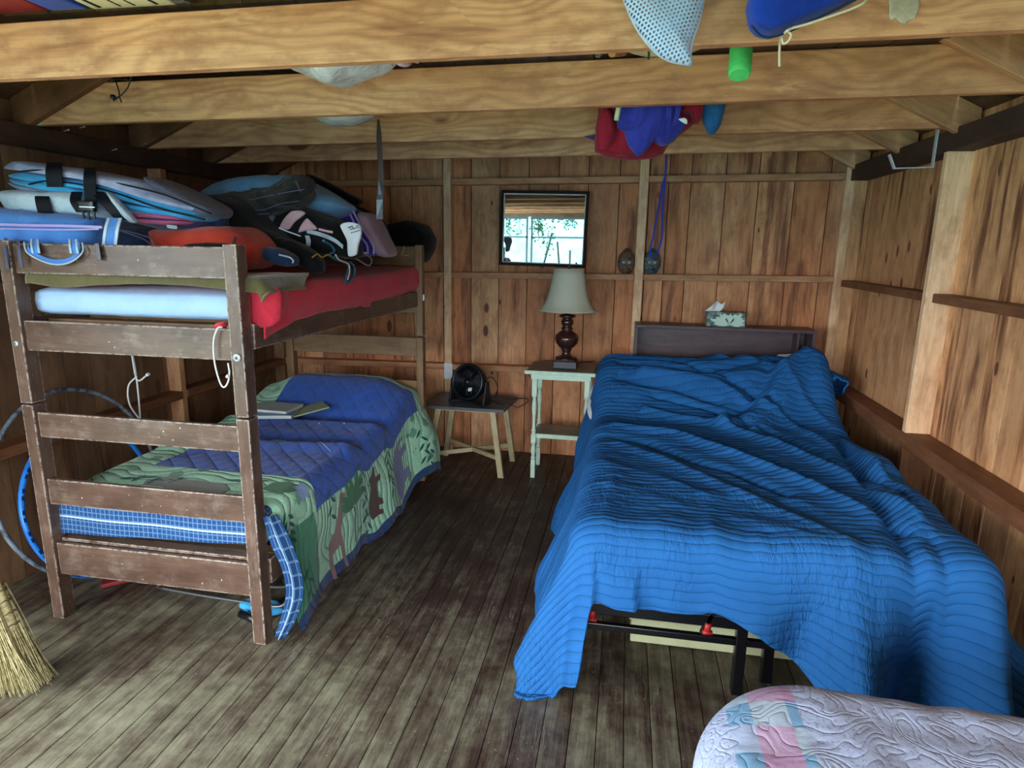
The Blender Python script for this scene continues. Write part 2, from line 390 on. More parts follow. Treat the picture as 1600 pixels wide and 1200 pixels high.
def scratch(sc, rot, lo):
    n = N(g.t, 'ShaderNodeMapping'); g.L(o, n.inputs[0]); n.inputs['Rotation'].default_value = (0, 0, rot); n.inputs['Scale'].default_value = sc
    w = g.noise(n.outputs[0], 1.0, 2.0, 0.5, 0.6)
    return g.m('MULTIPLY', g.m('SUBTRACT', 1.0, g.step(g.m('ABSOLUTE', g.m('SUBTRACT', w, 0.5)), 0.0, lo)), g.step(g.noise(o, 3.0, 3.0), 0.46, 0.62))
sc1 = g.m('MAXIMUM', scratch((34, 3.2, 1), 0.35, 0.010), g.m('MAXIMUM', scratch((26, 2.2, 1), -0.9, 0.008), scratch((30, 2.6, 1), 1.25, 0.008)))
c = g.mix(g.m('MULTIPLY', sc1, 0.6), c, lin((150, 146, 128)))
sp = g.vor(o, 16.0).outputs['Distance']
c = g.mix(g.m('MULTIPLY', g.m('LESS_THAN', sp, 0.055), 0.55), c, lin((158, 154, 136)))
FLOOR = g.done(c, g.m('MULTIPLY_ADD', g.noise(o, 7.0, 4.0), 0.25, 0.38), g.bump(g.m('ADD', gr, pt), 0.35, 0.003), spec=0.4)

# channel-quilted blue coverlet
g = G('blue_channel_quilt'); u, v = g.uv(); o = g.objc()
wv = g.m('MULTIPLY_ADD', g.noise(g.xyz(g.m('MULTIPLY', u, 1.3), g.m('MULTIPLY', v, 1.6)), 1.0, 2.0), 0.032, v)
ph = g.m('MULTIPLY', wv, PI / 0.036)
ch = g.m('POWER', g.m('ABSOLUTE', g.m('SINE', ph)), 0.45)
pk = g.noise(g.xyz(g.m('MULTIPLY', u, 46.0), g.m('MULTIPLY', v, 15.0)), 1.0, 3.0, 0.6, 1.0)
pm = g.step(g.noise(o, 2.5, 2.0), 0.42, 0.62)
h1 = g.bump(ch, 0.7, 0.007); h2 = g.bump(g.m('MULTIPLY', g.m('MULTIPLY', pk, pm), 1.0), 0.9, 0.014, h1); h3 = g.bump(g.noise(o, 700, 1.0), 0.15, 0.001, h2)
c = g.mix(g.noise(o, 3.0, 4.0), lin((26, 88, 152)), lin((40, 108, 174)))
c = g.mix(g.m('MULTIPLY', g.m('SUBTRACT', 1.0, g.step(ch, 0.0, 0.5)), 0.35), c, lin((16, 58, 110)))   # stitch grooves darkened: their shade is mixed into the colour
BLUEQ = g.done(c, 0.8, h3, spec=0.2)

# jungle quilt field and border
def quiltmat(name, base, base2, leaf=None, dia=True, ang=0.785, cell=0.085):
    g = G(name); u, v = g.uv(); o = g.objc()
    if dia:
        a = g.m('ADD', u, v); b = g.m('SUBTRACT', u, v)
        st = g.m('MINIMUM', g.m('ABSOLUTE', g.m('SINE', g.m('MULTIPLY', a, PI / cell / 1.4))), g.m('ABSOLUTE', g.m('SINE', g.m('MULTIPLY', b, PI / cell / 1.4))))
    else:
        w = g.noise(g.xyz(g.m('MULTIPLY', u, 3.0), g.m('MULTIPLY', v, 3.0)), 1.0, 1.0)
        st = g.m('ABSOLUTE', g.m('SINE', g.m('ADD', g.m('MULTIPLY', w, 26.0), g.m('MULTIPLY', v, 60.0))))
    h = g.m('POWER', st, 0.5)
    n1 = g.bump(h, 0.9, 0.008); n2 = g.bump(g.noise(o, 34.0, 4.0, 0.65, 1.0), 0.6, 0.008, n1)
    c = g.mix(g.noise(g.xyz(u, v), 9.0, 4.0), lin(base), lin(base2))
    if leaf:
        d = g.vor(g.xyz(g.m('MULTIPLY', u, 1.0), g.m('MULTIPLY', v, 1.0)), 9.0)
        dd = g.m('ADD', d.outputs['Distance'], g.m('MULTIPLY', g.noise(g.xyz(u, v), 40.0, 3.0), 0.5))
        kc = N(g.t, 'ShaderNodeSeparateColor'); g.L(d.outputs['Color'], kc.inputs[0])
        on = g.m('MULTIPLY', g.m('LESS_THAN', dd, 0.52), g.m('GREATER_THAN', kc.outputs[0], 0.5))
        c = g.mix(g.m('MULTIPLY', on, 0.75), c, lin(leaf))
        ln_ = g.noise(g.xyz(g.m('MULTIPLY', u, 1.0), g.m('MULTIPLY', v, 1.0)), 30.0, 3.0, 0.6, 2.0)
        c = g.mix(g.m('MULTIPLY', g.m('SUBTRACT', 1.0, g.step(g.m('ABSOLUTE', g.m('SUBTRACT', ln_, 0.5)), 0.0, 0.03)), 0.4), c, lin((60, 116, 96)))
    return g.done(c, 0.85, n2, spec=0.2, Sheen_Weight=0.2)
QBLUE = quiltmat('quilt_blue_field', (40, 82, 172), (52, 98, 190))
QGREEN = quiltmat('quilt_green_border', (150, 214, 178), (184, 232, 198), (62, 138, 106), dia=False)
QDGREEN = quiltmat('quilt_dark_green', (60, 138, 104), (80, 156, 120), None, dia=False)
QNAVY = quiltmat('quilt_navy_binding', (30, 60, 110), (38, 72, 126), None, dia=False)
# patchwork of the near bed
g = G('pastel_patchwork'); u, v = g.uv(); o = g.objc()
CS = 0.078
cu = g.m('FLOOR', g.m('DIVIDE', u, CS)); cv = g.m('FLOOR', g.m('DIVIDE', v, CS))
wn = N(g.t, 'ShaderNodeTexWhiteNoise', noise_dimensions='2D'); g.L(g.xyz(cu, cv), wn.inputs['Vector'])
pal = g.ramp(wn.outputs['Value'], [(0.0, lin((178, 200, 220))), (0.38, lin((190, 210, 222))), (0.40, lin((104, 158, 204))), (0.5, lin((116, 166, 208))), (0.52, lin((188, 152, 190))), (0.62, lin((198, 166, 198))), (0.64, lin((172, 190, 220))), (0.86, lin((182, 202, 226))), (0.88, lin((206, 214, 196)))])
pal.node.color_ramp.interpolation = 'CONSTANT'
fl = g.noise(g.xyz(u, v), 120.0, 3.0, 0.6)
wn2 = g.m('FRACT', g.m('MULTIPLY', wn.outputs['Value'], 17.3))
c = g.mix(g.m('MULTIPLY', g.step(fl, 0.56, 0.64), g.m('MULTIPLY', g.m('GREATER_THAN', wn2, 0.4), 0.5)), pal, lin((120, 116, 140)))
field = g.mix(g.m('MULTIPLY', g.step(fl, 0.55, 0.62), 0.55), lin((176, 192, 224)), lin((118, 118, 160)))
edge = g.m('ADD', g.noise(g.xyz(u, v), 2.2, 0.0), 0.0)
# blocks: plain printed field crossed by bands of square patches
bandu = g.m('LESS_THAN', g.m('ABSOLUTE', g.m('SUBTRACT', g.m('MODULO', g.m('ADD', u, 0.756), 1.014), 0.078)), 0.078)
bandv = g.m('LESS_THAN', g.m('ABSOLUTE', g.m('SUBTRACT', g.m('MODULO', g.m('ADD', v, 3.34), 0.858), 0.039)), 0.039)
chk = g.m('MODULO', g.m('ADD', g.m('ADD', cu, cv), 40.0), 2.0)
c = g.mix(chk, c, g.mix(g.m('MODULO', g.m('ADD', cu, 40.0), 2.0), lin((126, 172, 210)), lin((192, 166, 200))))
c = g.mix(g.m('MAXIMUM', bandu, bandv), field, c)
qn = g.noise(g.xyz(u, v), 10.0, 1.0, 0.5, 0.6)
st = g.m('POWER', g.m('ABSOLUTE', g.m('SINE', g.m('MULTIPLY', qn, 30.0))), 0.22)
c = g.mix(g.m('MULTIPLY', g.m('SUBTRACT', 1.0, g.step(g.m('ABSOLUTE', g.m('SINE', g.m('MULTIPLY', qn, 30.0))), 0.0, 0.16)), 0.35), c, lin((96, 96, 130)))
n1 = g.bump(st, 0.55, 0.006); n2 = g.bump(g.noise(g.xyz(u, v), 26.0, 4.0, 0.6, 1.2), 0.4, 0.005, n1)
PATCH = g.done(c, 0.85, n2, spec=0.2)

# plaid bed skirt
g = G('blue_plaid'); u, v = g.uv(); o = g.objc()
sa = g.m('GREATER_THAN', g.m('ABSOLUTE', g.m('SINE', g.m('MULTIPLY', u, PI / 0.022))), 0.965); sb = g.m('GREATER_THAN', g.m('ABSOLUTE', g.m('SINE', g.m('MULTIPLY', v, PI / 0.022))), 0.965)
s2 = g.m('GREATER_THAN', g.m('ABSOLUTE', g.m('SINE', g.m('MULTIPLY', v, PI / 0.09))), 0.99)
s3 = g.m('GREATER_THAN', g.m('SINE', g.m('MULTIPLY', u, 2 * PI / 0.05)), 0.3)
c = g.mix(g.m('MULTIPLY', s3, 0.25), lin((38, 76, 126)), lin((26, 52, 92)))
c = g.mix(g.m('MULTIPLY', g.m('MAXIMUM', sa, sb), 0.40), c, lin((140, 180, 212))); c = g.mix(g.m('MULTIPLY', s2, 0.7), c, lin((196, 220, 236)))
PLAID = g.done(c, 0.9, g.bump(g.noise(o, 30, 4.0, .6, 1.0), 0.4, 0.006), spec=0.15)

SHEET = cloth('pale_blue_sheet', (166, 200, 236), wr=0.5, ws=5.0, sheen=0.1, wd=0.02)
RED = cloth('red_sheet', (216, 54, 74), (202, 46, 64), wr=0.5, ws=9.0)
OLIVE = cloth('olive_wool', (96, 88, 52), (84, 78, 46), weave=500, wr=0.3, sheen=0.6)
OLIVED = cloth('olive_trim', (110, 108, 76))
BLACK = cloth('black_neoprene', (14, 15, 20), (8, 9, 12), wr=0.5, ws=10.0, rough=0.75, sheen=0.1)
NYLON = cloth('black_webbing', (20, 24, 32), (14, 17, 24), wr=0.1, rough=0.6, sheen=0.0)
BPLAST = plain('black_plastic', (16, 20, 26), 0.32, spec=0.5)
DPLAST = plain('dark_plastic_fan', (10, 18, 26), 0.38, spec=0.5)
NAVY = cloth('navy_canvas', (30, 52, 84), (22, 40, 66), wr=0.5)
LBLUE = cloth('sky_blue_canvas', (84, 140, 214), (72, 124, 200), wr=0.45)
VBLUE = cloth('vest_cyan', (60, 168, 222), (52, 140, 200), wr=0.4)
VLIL = cloth('vest_lilac', (166, 172, 204), (120, 130, 166), wr=0.4)
VGREY = cloth('vest_grey', (96, 98, 120), (70, 76, 100), wr=0.5)
VWHITE = cloth('vest_pale', (190, 208, 222), (150, 172, 190), wr=0.4)
PINK = cloth('vest_pink', (204, 96, 140), (170, 80, 124), wr=0.4)
PURPLE = cloth('vest_purple', (70, 44, 140), (56, 34, 116), wr=0.35)
MAUVE = cloth('vest_mauve', (164, 136, 150), (140, 114, 130), wr=0.4)
PURP2 = cloth('dusky_purple', (84, 66, 112), (60, 50, 92), wr=0.5)
LILST = cloth('lilac_piping', (168, 156, 212))
ORANGE = cloth('red_orange_nylon', (190, 66, 46), (160, 50, 40), wr=0.6, ws=8.0)
PALEB = cloth('pale_blue_nylon', (124, 172, 212), (96, 146, 194), wr=0.6, ws=6.0)
WHITE = cloth('white_cotton', (226, 232, 236), (206, 214, 222), wr=0.3)
PINKW = cloth('pale_pink', (216, 176, 184), (196, 160, 170), wr=0.4)
CAMO = cloth('charcoal_print', (62, 58, 58), (18, 18, 20), wr=0.8, ws=18.0)
CORDW = plain('white_cord', (214, 218, 216), 0.7, bump=0.3, bs=400)
CORDC = plain('cream_cord', (216, 206, 176), 0.7, bump=0.3, bs=400)
CORDY = plain('yellow_cord', (190, 150, 50), 0.6)
CORDT = plain('teal_cord', (60, 130, 160), 0.6, c2=(20, 40, 60), vs=140)
MINT = plain('mint_paint', (196, 224, 204), 0.45, var=0.12, vs=20)
TGREY = wood('table_top_worn', lin((138, 132, 112)), lin((116, 108, 92)), lin((84, 74, 62)), knots=0, streak=0.2, tone=0.2, ring=0.2, rough=0.4)
STOOLT = wood('stool_top_slate', lin((92, 96, 100)), lin((76, 80, 86)), lin((52, 54, 60)), knots=0.2, streak=0.3, tone=0.2, ring=0.3, rough=0.4)
STOOLL = wood('stool_leg_cream', lin((196, 184, 144)), lin((172, 158, 118)), lin((120, 106, 76)), knots=0.1, streak=0.2, tone=0.2, ring=0.2, rough=0.5)
LAMPW = plain('lamp_dark_wood', (62, 34, 28), 0.16, spec=0.7, var=0.3)
LAMPM = plain('lamp_pewter', (66, 62, 72), 0.45, metal=0.3, var=0.2)
CHROME = plain('zinc_steel', (206, 218, 226), 0.35, metal=0.45)
STEELD = plain('dull_steel', (120, 120, 122), 0.4, metal=0.8)
BRASS = plain('aged_brass', (130, 112, 70), 0.35, metal=0.8)
MIRROR = plain('mirror_glass', (196, 226, 232), 0.015, metal=1.0)
FRAMEB = plain('mirror_frame_brown', (44, 28, 22), 0.6, var=0.25, spec=0.15)
GOLD = plain('mirror_fillet_pale', (206, 210, 200), 0.4)
HBWOOD = wood('headboard_walnut', lin((96, 78, 84)), lin((78, 62, 68)), lin((52, 40, 46)), knots=0.0, streak=0.1, tone=0.1, ring=0.15, rough=0.42)
BEDM = plain('bed_frame_black', (10, 11, 16), 0.3, spec=0.5)
REDP = plain('red_plastic', (170, 40, 40), 0.4)
CREAMB = plain('cream_board', (206, 210, 166), 0.6, var=0.12)
FOAMG = plain('green_pool_foam', (92, 220, 120), 0.85, bump=0.4, bs=60, var=0.15, vs=40)
KBLUE = cloth('royal_blue_nylon', (24, 66, 178), (16, 48, 140), wr=0.4, ws=5)
KRED = plain('red_board', (140, 44, 44), 0.5, var=0.3)
KYEL = plain('cream_foam_board', (206, 202, 160), 0.6, var=0.1)
KGREY = plain('speckled_grey', (120, 116, 104), 0.7, c2=(60, 56, 52), vs=60)
INK = plain('black_ink', (20, 22, 26), 0.6)
PAPER = plain('book_paper', (206, 216, 210), 0.6, var=0.1)
COVER = plain('book_cover_blue', (110, 150, 190), 0.35)
COVERY = plain('magazine_cover_green', (160, 172, 128), 0.35)
HOOPG = plain('hoop_worn_tape', (128, 142, 156), 0.5, c2=(60, 68, 76), vs=28)
HOOPB = plain('hoop_bright_blue', (40, 134, 226), 0.35, c2=(28, 110, 206), vs=10)
HOOPI = plain('hoop_dark_print', (16, 36, 90), 0.4)
STRAW = plain('broom_straw', (176, 166, 122), 0.7, c2=(132, 122, 82), vs=60)
STRAWD = plain('broom_stitch', (90, 76, 44), 0.7)
BAGR = cloth('crimson_nylon', (158, 30, 52), (130, 22, 40), wr=0.6, ws=9)
BAGB = cloth('violet_blue_nylon', (58, 66, 176), (44, 50, 144), wr=0.6, ws=9)
BAGT = cloth('teal_blue_mesh', (42, 104, 160), (34, 84, 136), wr=0.6, ws=9)
RIBB = cloth('blue_ribbon', (60, 76, 200))
MASKW = plain('carved_wood_dark', (128, 98, 82), 0.55, c2=(78, 58, 52), vs=30)
MASKG = plain('carved_wood_grey_green', (92, 116, 114), 0.5, c2=(58, 70, 80), vs=30)
EYEW = plain('shell_white', (222, 226, 220), 0.3)
TISSD = plain('tissue_box_dark', (60, 80, 76), 0.5, c2=(150, 180, 168), vs=18)
PETAL = plain('printed_petal', (196, 226, 210), 0.5, var=0.08)
TISSUE = plain('tissue_paper', (232, 238, 240), 0.8)
g = G('lamp_shade_linen'); o = g.objc()
SHADE = g.done(lin((206, 206, 186)), 0.8, g.bump(g.noise(o, 500, 2.0), 0.2, 0.001), spec=0.2, Transmission_Weight=0.0)
g = G('clear_plastic_bag'); o = g.objc()
PLBAG = g.done(lin((236, 244, 250)), 0.22, g.bump(g.noise(o, 14, 3.0, .6, 1.5), 0.6, 0.02), spec=0.6, Alpha=0.7)
OLDPAPER = plain('torn_tape', (196, 186, 160), 0.5, var=0.25, vs=20)
LEAF = plain('vine_leaf', (70, 110, 60), 0.6, var=0.4)
BARK = plain('vine_stem', (70, 64, 52), 0.8)
WFRAME = plain('window_frame_grey', (96, 104, 104), 0.5)

# ------------------------------------------------------------------ room shell
XL, XR, YB = -2.87, 1.58, 4.92
mb = MB(); y = FY - 0.14; x = XL - 0.06
while x < XR + 0.1:
    w = 0.094; mb.box(x, x + w - 0.0025, y, YB + 0.05, -0.025, random.uniform(-0.0008, 0), L=1); x += w
struct('floor', mb, FLOOR, bevel=0.002, seg=1)
mb = MB(); mb.box(XL - 0.1, XR + 0.1, FY - 0.14, YB + 0.1, -0.09, -0.0255); tag(obj('floor_base', mb, ROOFB), kind='structure').name = 'floor_subfloor'

def boards(name, a, b, horiz, z0, z1, axis, mat, wmin, wmax, thick=0.02, face=1, edges=None):
    mb = MB(); x = a; k = 0
    while x < b - 0.01:
        w = min(random.uniform(wmin, wmax), b - x)
        if edges: w = edges[k] - x if k < len(edges) else w
        gp = 0.006; d = random.uniform(0, 0.0025)
        if axis == 'x': mb.box(x, x + w - gp, horiz - d, horiz + thick, z0, z1, L=2)
        elif axis == 'y': 
            if face > 0: mb.box(horiz - d, horiz + thick, x, x + w - gp, z0, z1, L=2)
            else: mb.box(horiz - thick, horiz + d, x, x + w - gp, z0, z1, L=2)
        x += w; k += 1
    if axis == 'x': mb.box(a, b, horiz + thick, horiz + thick + 0.03, z0, z1, L=2, r=0.3, m=1)
    elif face > 0: mb.box(horiz + thick, horiz + thick + 0.03, a, b, z0, z1, L=2, r=0.3, m=1)
    else: mb.box(horiz - thick - 0.03, horiz - thick, a, b, z0, z1, L=2, r=0.3, m=1)
    return struct(name, mb, [mat, DARKB])
ed = [atY(px, 350, YB).x for px in (545, 568, 612, 645, 693, 737, 781, 826, 872, 918, 966, 1012, 1042, 1076, 1129, 1180, 1236, 1290, 1318)]
pre = []; x = XL
while x < ed[0] - 0.12: x += 0.2; pre.append(x)
boards('wall_back', XL - 0.02, XR + 0.02, YB, 0, 3.4, 'x', WALLB, 0.17, 0.22, edges=[e for e in pre if e < ed[0] - .05] + ed)
boards('wall_right', FY - 0.1, YB + 0.02, XR, 0, 2.42, 'y', WALLR, 0.10, 0.21)
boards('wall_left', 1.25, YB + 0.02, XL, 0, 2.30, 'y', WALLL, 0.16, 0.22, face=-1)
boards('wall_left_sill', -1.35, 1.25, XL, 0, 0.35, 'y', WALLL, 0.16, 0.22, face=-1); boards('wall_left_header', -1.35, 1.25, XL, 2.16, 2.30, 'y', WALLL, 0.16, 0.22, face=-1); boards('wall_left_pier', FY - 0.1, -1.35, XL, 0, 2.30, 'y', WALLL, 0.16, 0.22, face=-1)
mb = MB()
for yy in (-1.35, -0.06, 1.21): mb.box(XL - .05, XL - .01, yy, yy + .04, .39, 2.12, L=2)
for zz in (.35, 2.12): mb.box(XL - .05, XL - .01, -1.35, 1.25, zz, zz + .04, L=1)
struct('window_4', mb, WFRAME)

tn = [0]
def trim(mb, mat, bevel=0.003):
    tn[0] += 1
    return struct('trim_%d' % tn[0], mb, mat, bevel=bevel, seg=1)
def tbox(*a, mat=STUD, L=None):
    mb = MB(); mb.box(*a, L=L); return trim(mb, mat)
SF = 4.83                                    # face of the back wall studs
# back wall studs and rails
for x0, x1 in ((-1.395, -1.335), (0.062, 0.125), (1.44, 1.50)):
    tbox(x0, x1, SF, YB, 0, 2.3)
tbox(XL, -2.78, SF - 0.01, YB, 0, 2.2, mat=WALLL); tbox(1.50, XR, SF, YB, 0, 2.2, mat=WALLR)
for a, b in ((-2.78, -1.397), (-1.333, 0.06), (0.127, 1.438)):
    sh = 0.012 * (a + 0.6)
    for z0, z1 in ((2.105, 2.15), (1.412, 1.456), (0.685, 0.732)):
        mb = MB(); mb.hexa([((a, b)[i & 1], (SF, YB)[(i >> 1) & 1], (z0, z1)[(i >> 2) & 1] + (0.012 * ((a, b)[i & 1] + 0.6))) for i in range(8)], 0); trim(mb, RAIL)
# right wall
for y_ in (3.45, 1.30):
    tbox(1.46, XR, y_, y_ + .04, 0.741, 2.12, L=2); tbox(1.46, XR, y_, y_ + .04, 0.0, 0.665, L=2, mat=RAILD)
for a, b in ((3.49, SF), (1.34, 3.45), (FY, 1.3)):
    tbox(1.49, XR, a, b, 1.412, 1.456, mat=RAILD); 
tbox(1.455, XR, FY, SF, 0.667, 0.74, mat=RAILD)
mb = MB(); mb.box(1.47, XR, FY, SF + .05, 2.122, 2.222); trim(mb, PLATE)
# left wall
tbox(XL, -2.78, 3.55, 3.60, 0.0, 2.1, L=2, mat=RAIL); tbox(XL, -2.78, 1.45, 1.49, 0.0, 2.1, L=2, mat=WALLL)
for a, b in ((3.60, SF), (1.49, 3.55)):
    tbox(XL, -2.79, a, b, 1.412, 1.456, mat=RAILD); tbox(XL, -2.77, a, b, 0.655, 0.705, mat=RAILD)
mb = MB(); mb.box(XL, -2.77, FY, SF + .05, 2.072, 2.168); trim(mb, PLATE)
tbox(XL, XR, FY - 0.02, FY, 0, 0.09, mat=RAILD)

# ceiling joists with their rafters nailed on the near face
XRG = -0.49
def zr(x): return 2.17 + 0.44 * (x + 2.77) if x < XRG else 2.20 + 0.5 * (1.46 - x)
def zj(x): return 2.206 + 0.012 * x      # the joists run slightly out of level
JY = [1.99, 2.73, 3.45, 4.10]
names = ['nearest the camera', 'second from the camera', 'third from the camera', 'fourth from the camera, before the back wall']
cols = ['thick pale fir ceiling joist, foremost and uppermost in view', 'pale fir ceiling joist second from the front, behind the foremost', 'fir ceiling joist third from the front, behind the red and blue bags', 'thin-looking fir ceiling joist last before the back wall']
JOB = []
for k, (yj, lb) in enumerate(zip(JY, cols)):
    mb = MB(); h = 0.172
    mb.hexa([((XL + 0.01, XR - 0.01)[i & 1], (yj, yj + 0.042)[(i >> 1) & 1], zj((XL, XR)[i & 1]) + h * (i >> 2)) for i in range(8)], 0)
    JOB.append(tag(obj('ceiling_joist', mb, JOIST, bevel=0.003, seg=1), lb, 'beam', 'exposed ceiling joists'))
for yj in (1.27, 0.55, -0.17, -0.89):
    mb = MB(); mb.hexa([((XL + 0.01, XR - 0.01)[i & 1], (yj, yj + 0.042)[(i >> 1) & 1], zj((XL, XR)[i & 1]) + 0.172 * (i >> 2)) for i in range(8)], 0); trim(mb, JOIST)
def rafter(yj, side, mat=RAIL):
    mb = MB(); x0, x1 = ((XL + 0.02, XRG) if side < 0 else (XRG, XR - 0.02))
    y0, y1 = yj - 0.042, yj - 0.001; h = 0.15
    P = [((x0, x1)[i & 1], (y0, y1)[(i >> 1) & 1], max(zr((x0, x1)[i & 1]), 0) + h * ((i >> 2) & 1)) for i in range(8)]
    mb.hexa(P, 0); return mb
for k, yj in enumerate(JY + [4.82]):
    for sd in (-1, 1):
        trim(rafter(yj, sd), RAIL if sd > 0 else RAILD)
for yj in (1.27, 0.55, -0.17, -0.89):
    for sd in (-1, 1): trim(rafter(yj, sd), RAIL)
# roof boarding on the rafters
for sd, nm in ((-1, 'ceiling_left'), (1, 'ceiling_right')):
    mb = MB(); x0, x1 = ((XL - 0.05, XRG) if sd < 0 else (XRG, XR + 0.05))
    n = 12
    for i in range(n):
        a = x0 + (x1 - x0) * i / n; b = x0 + (x1 - x0) * (i + 1) / n - 0.004
        mb.hexa([((a, b)[q & 1], (FY - .1, YB + .05)[(q >> 1) & 1], zr((a, b)[q & 1]) + 0.152 + 0.02 * ((q >> 2) & 1)) for q in range(8)], 1)
    struct('ceiling_sloped_boards' if sd < 0 else 'ceiling_sloped_boards_right', mb, ROOFB)
# loft boards lying on the joists
mb = MB(); x = -2.15
while x < 1.0:
    mb.box(x, x + 0.176, 2.05, 4.80, 2.396, 2.412, L=1); x += 0.18
struct('ceiling_loft_boards', mb, ROOFB)

# front wall behind the camera: a long screened opening with posts
WX0, WX1, WZ0, WZ1 = -2.75, 1.5, 0.25, 2.16
mb = MB(); mb.box(XL, XR, FY - 0.1, FY, 0.0, WZ0, L=0); struct('wall_front', mb, WALLL)
mb = MB(); mb.box(XL, XR, FY - 0.1, FY, WZ1, 3.3, L=0); struct('wall_front_gable', mb, WALLL)
for x in (XL, WX1): 
    mb = MB(); mb.box(x, (WX0 if x < 0 else XR), FY - 0.1, FY, WZ0, WZ1, L=2); struct('wall_front_pier', mb, WALLL)
wn_ = 0
for a, b in ((WX0, -1.72), (-1.67, -0.32), (-0.27, 1.5)):
    wn_ += 1
    mb = MB()
    for (p, q, r_, s_) in ((a, b, WZ0, WZ0 + .04), (a, b, WZ1 - .04, WZ1), (a, b, 1.80, 1.828)): mb.box(p, q, FY - 0.06, FY - 0.02, r_, s_, L=0)
    for xx in (a, b - 0.035): mb.box(xx, xx + 0.035, FY - 0.06, FY - 0.02, WZ0 + .04, WZ1 - .04, L=2)
    struct('window_%d' % wn_, mb, WFRAME)
# outside: a bank of grass and a lake, seen only in the mirror
g = G('lake_water'); o = g.objc()
LAKE = g.done(g.mix(g.step(g.noise(o, 0.35, 6.0, .75), .35, .65), lin((70, 112, 122)), lin((112, 152, 160))), 0.7, g.bump(g.noise(o, 1.6, 4.0), 0.6, 0.2), spec=0.1)
FARH = g.done if False else plain('added_hillside', (96, 132, 136), 0.9, c2=(122, 158, 160), vs=0.3)
mb = MB(); mb.grid([[(-80 + 8 * i, -118 - 3 * j, -1.6 + j * (3.2 + 1.6 * noise.noise((i * .4, 3, 1)))) for j in range(4)] for i in range(21)], flip=True); struct('ground_added_shore', mb, FARH)  # added far shore, keeps the mirror view from going white
mb = MB(); mb.box(-60, 60, -120, -9, -1.6, -1.5, L=0); struct('ground_lake', mb, LAKE)
g = G('lawn_grass'); o = g.objc()
LAWN = g.done(g.mix(g.noise(o, 3.0, 5.0), lin((120, 146, 70)), lin((150, 168, 92))), 0.9)
mb = MB(); mb.hexa([((-20, 20)[i & 1], (-9.2, FY - .1)[(i >> 1) & 1], ((-1.55, -0.35)[(i >> 1) & 1]) - (0 if i >> 2 else .2)) for i in range(8)], 0); struct('ground_lawn', mb, LAWN)
# ------------------------------------------------------------------ draped sheets
def sstep(x, a, b):
    t = min(1, max(0, (x - a) / (b - a))); return t * t * (3 - 2 * t)
def segd(p, poly):
    best = 9
    for (ax, ay), (bx, by) in zip(poly[:-1], poly[1:]):
        dx, dy = bx - ax, by - ay; t = ((p[0] - ax) * dx + (p[1] - ay) * dy) / (dx * dx + dy * dy)
        e = 1.0
        tt = min(1, max(0, t)); q = math.hypot(p[0] - ax - dx * tt, p[1] - ay - dy * tt)
        if q < best: best = q; sgn = 1 if (dx * (p[1] - ay) - dy * (p[0] - ax)) > 0 else -1; bt = tt
    return best, sgn
def drape(a, b, X0, X1, Y0, Y1, top, r=0.08, fl=0.12, wave=None, zmin=0.012, head=False, rc=0.0, spread=0.75):
    r0 = r; r = r + rc
    # a across, b along the bed; beyond the rectangle the cloth bends over the edge and hangs
    L = max(0, X0 + r - a); R = max(0, a - (X1 - r)); Fo = max(0, (Y0 + r) - b); Hd = max(0, b - (Y1 - r)) if head else 0
    ca = min(max(a, X0 + r), X1 - r); cb = max(b, Y0 + r)
    if head: cb = min(cb, Y1 - r)
    dx = R - L; dy = Hd - Fo; D = math.hypot(dx, dy)
    r = r0
    if D < 1e-6: return Vector((ca, cb, top(ca, cb)))
    ux, uy = dx / D, dy / D; k_ = min(D, rc); ca += ux * k_; cb += uy * k_; D -= k_; z0 = top(ca, cb)
    if D < 1e-6: return Vector((ca, cb, z0))
    q = r * PI / 2
    if D < q: off = r * math.sin(D / r); dr = r * (1 - math.cos(D / r))
    else: off = r + (D - q) * fl; dr = r + (D - q) * math.sqrt(1 - fl * fl)
    if wave: off += wave(a, b, dr, ux, uy)
    z = z0 - dr
    if z < zmin: off += (zmin - z) * spread; z = zmin + 0.004 * noise.noise((a * 20, b * 20, 0))
    return Vector((ca + ux * off, cb + uy * off, z))
def wline(pts, z=0.72): return [tuple(atZ(px, py, z)[:2]) for px, py in pts]

# ================================================================== blue double bed
BX0, BX1, BY0, BY1 = -0.165, 1.33, 2.16, 4.56
bed = thing('double_bed', 'double bed with black metal platform frame under the blue quilt', 'bed', (0.56, 3.4, 0))
mb = MB()
for z0, z1 in ((0.285, 0.335),):
    mb.box(-0.16, 1.28, 2.2, 2.235, z0, z1, L=0); mb.box(-0.16, 1.28, 4.4, 4.435, z0, z1, L=0)
    mb.box(-0.16, -0.125, 2.235, 4.4, z0, z1, L=1); mb.box(1.245, 1.28, 2.235, 4.4, z0, z1, L=1); mb.box(0.47, 0.5, 2.235, 4.4, z0, z1, L=1)
for k in range(9): mb.box(-0.125, 1.245, 2.4 + k * .24, 2.42 + k * .24, 0.32, 0.335, L=0)
obj('frame', mb, BEDM, bed, bevel=0.004)
for x in (-0.16, 0.475, 1.26):
    for y in (2.215, 3.3, 4.38):
        mb = MB(); mb.box(x, x + 0.04, y, y + 0.04, 0, 0.287, L=2); obj('leg', mb, BEDM, bed, bevel=0.004)
mb = MB(); mb.box(0.60, 0.64, 2.31, 2.35, 0, 0.287, L=2); obj('leg', mb, BEDM, bed, bevel=0.004)
mb = MB(); mb.box(-0.135, 0.475, 2.222, 2.246, 0.205, 0.232, L=0); mb.box(0.515, 1.26, 2.222, 2.246, 0.205, 0.232, L=0); obj('crossbar', mb, BEDM, bed, bevel=0.003)
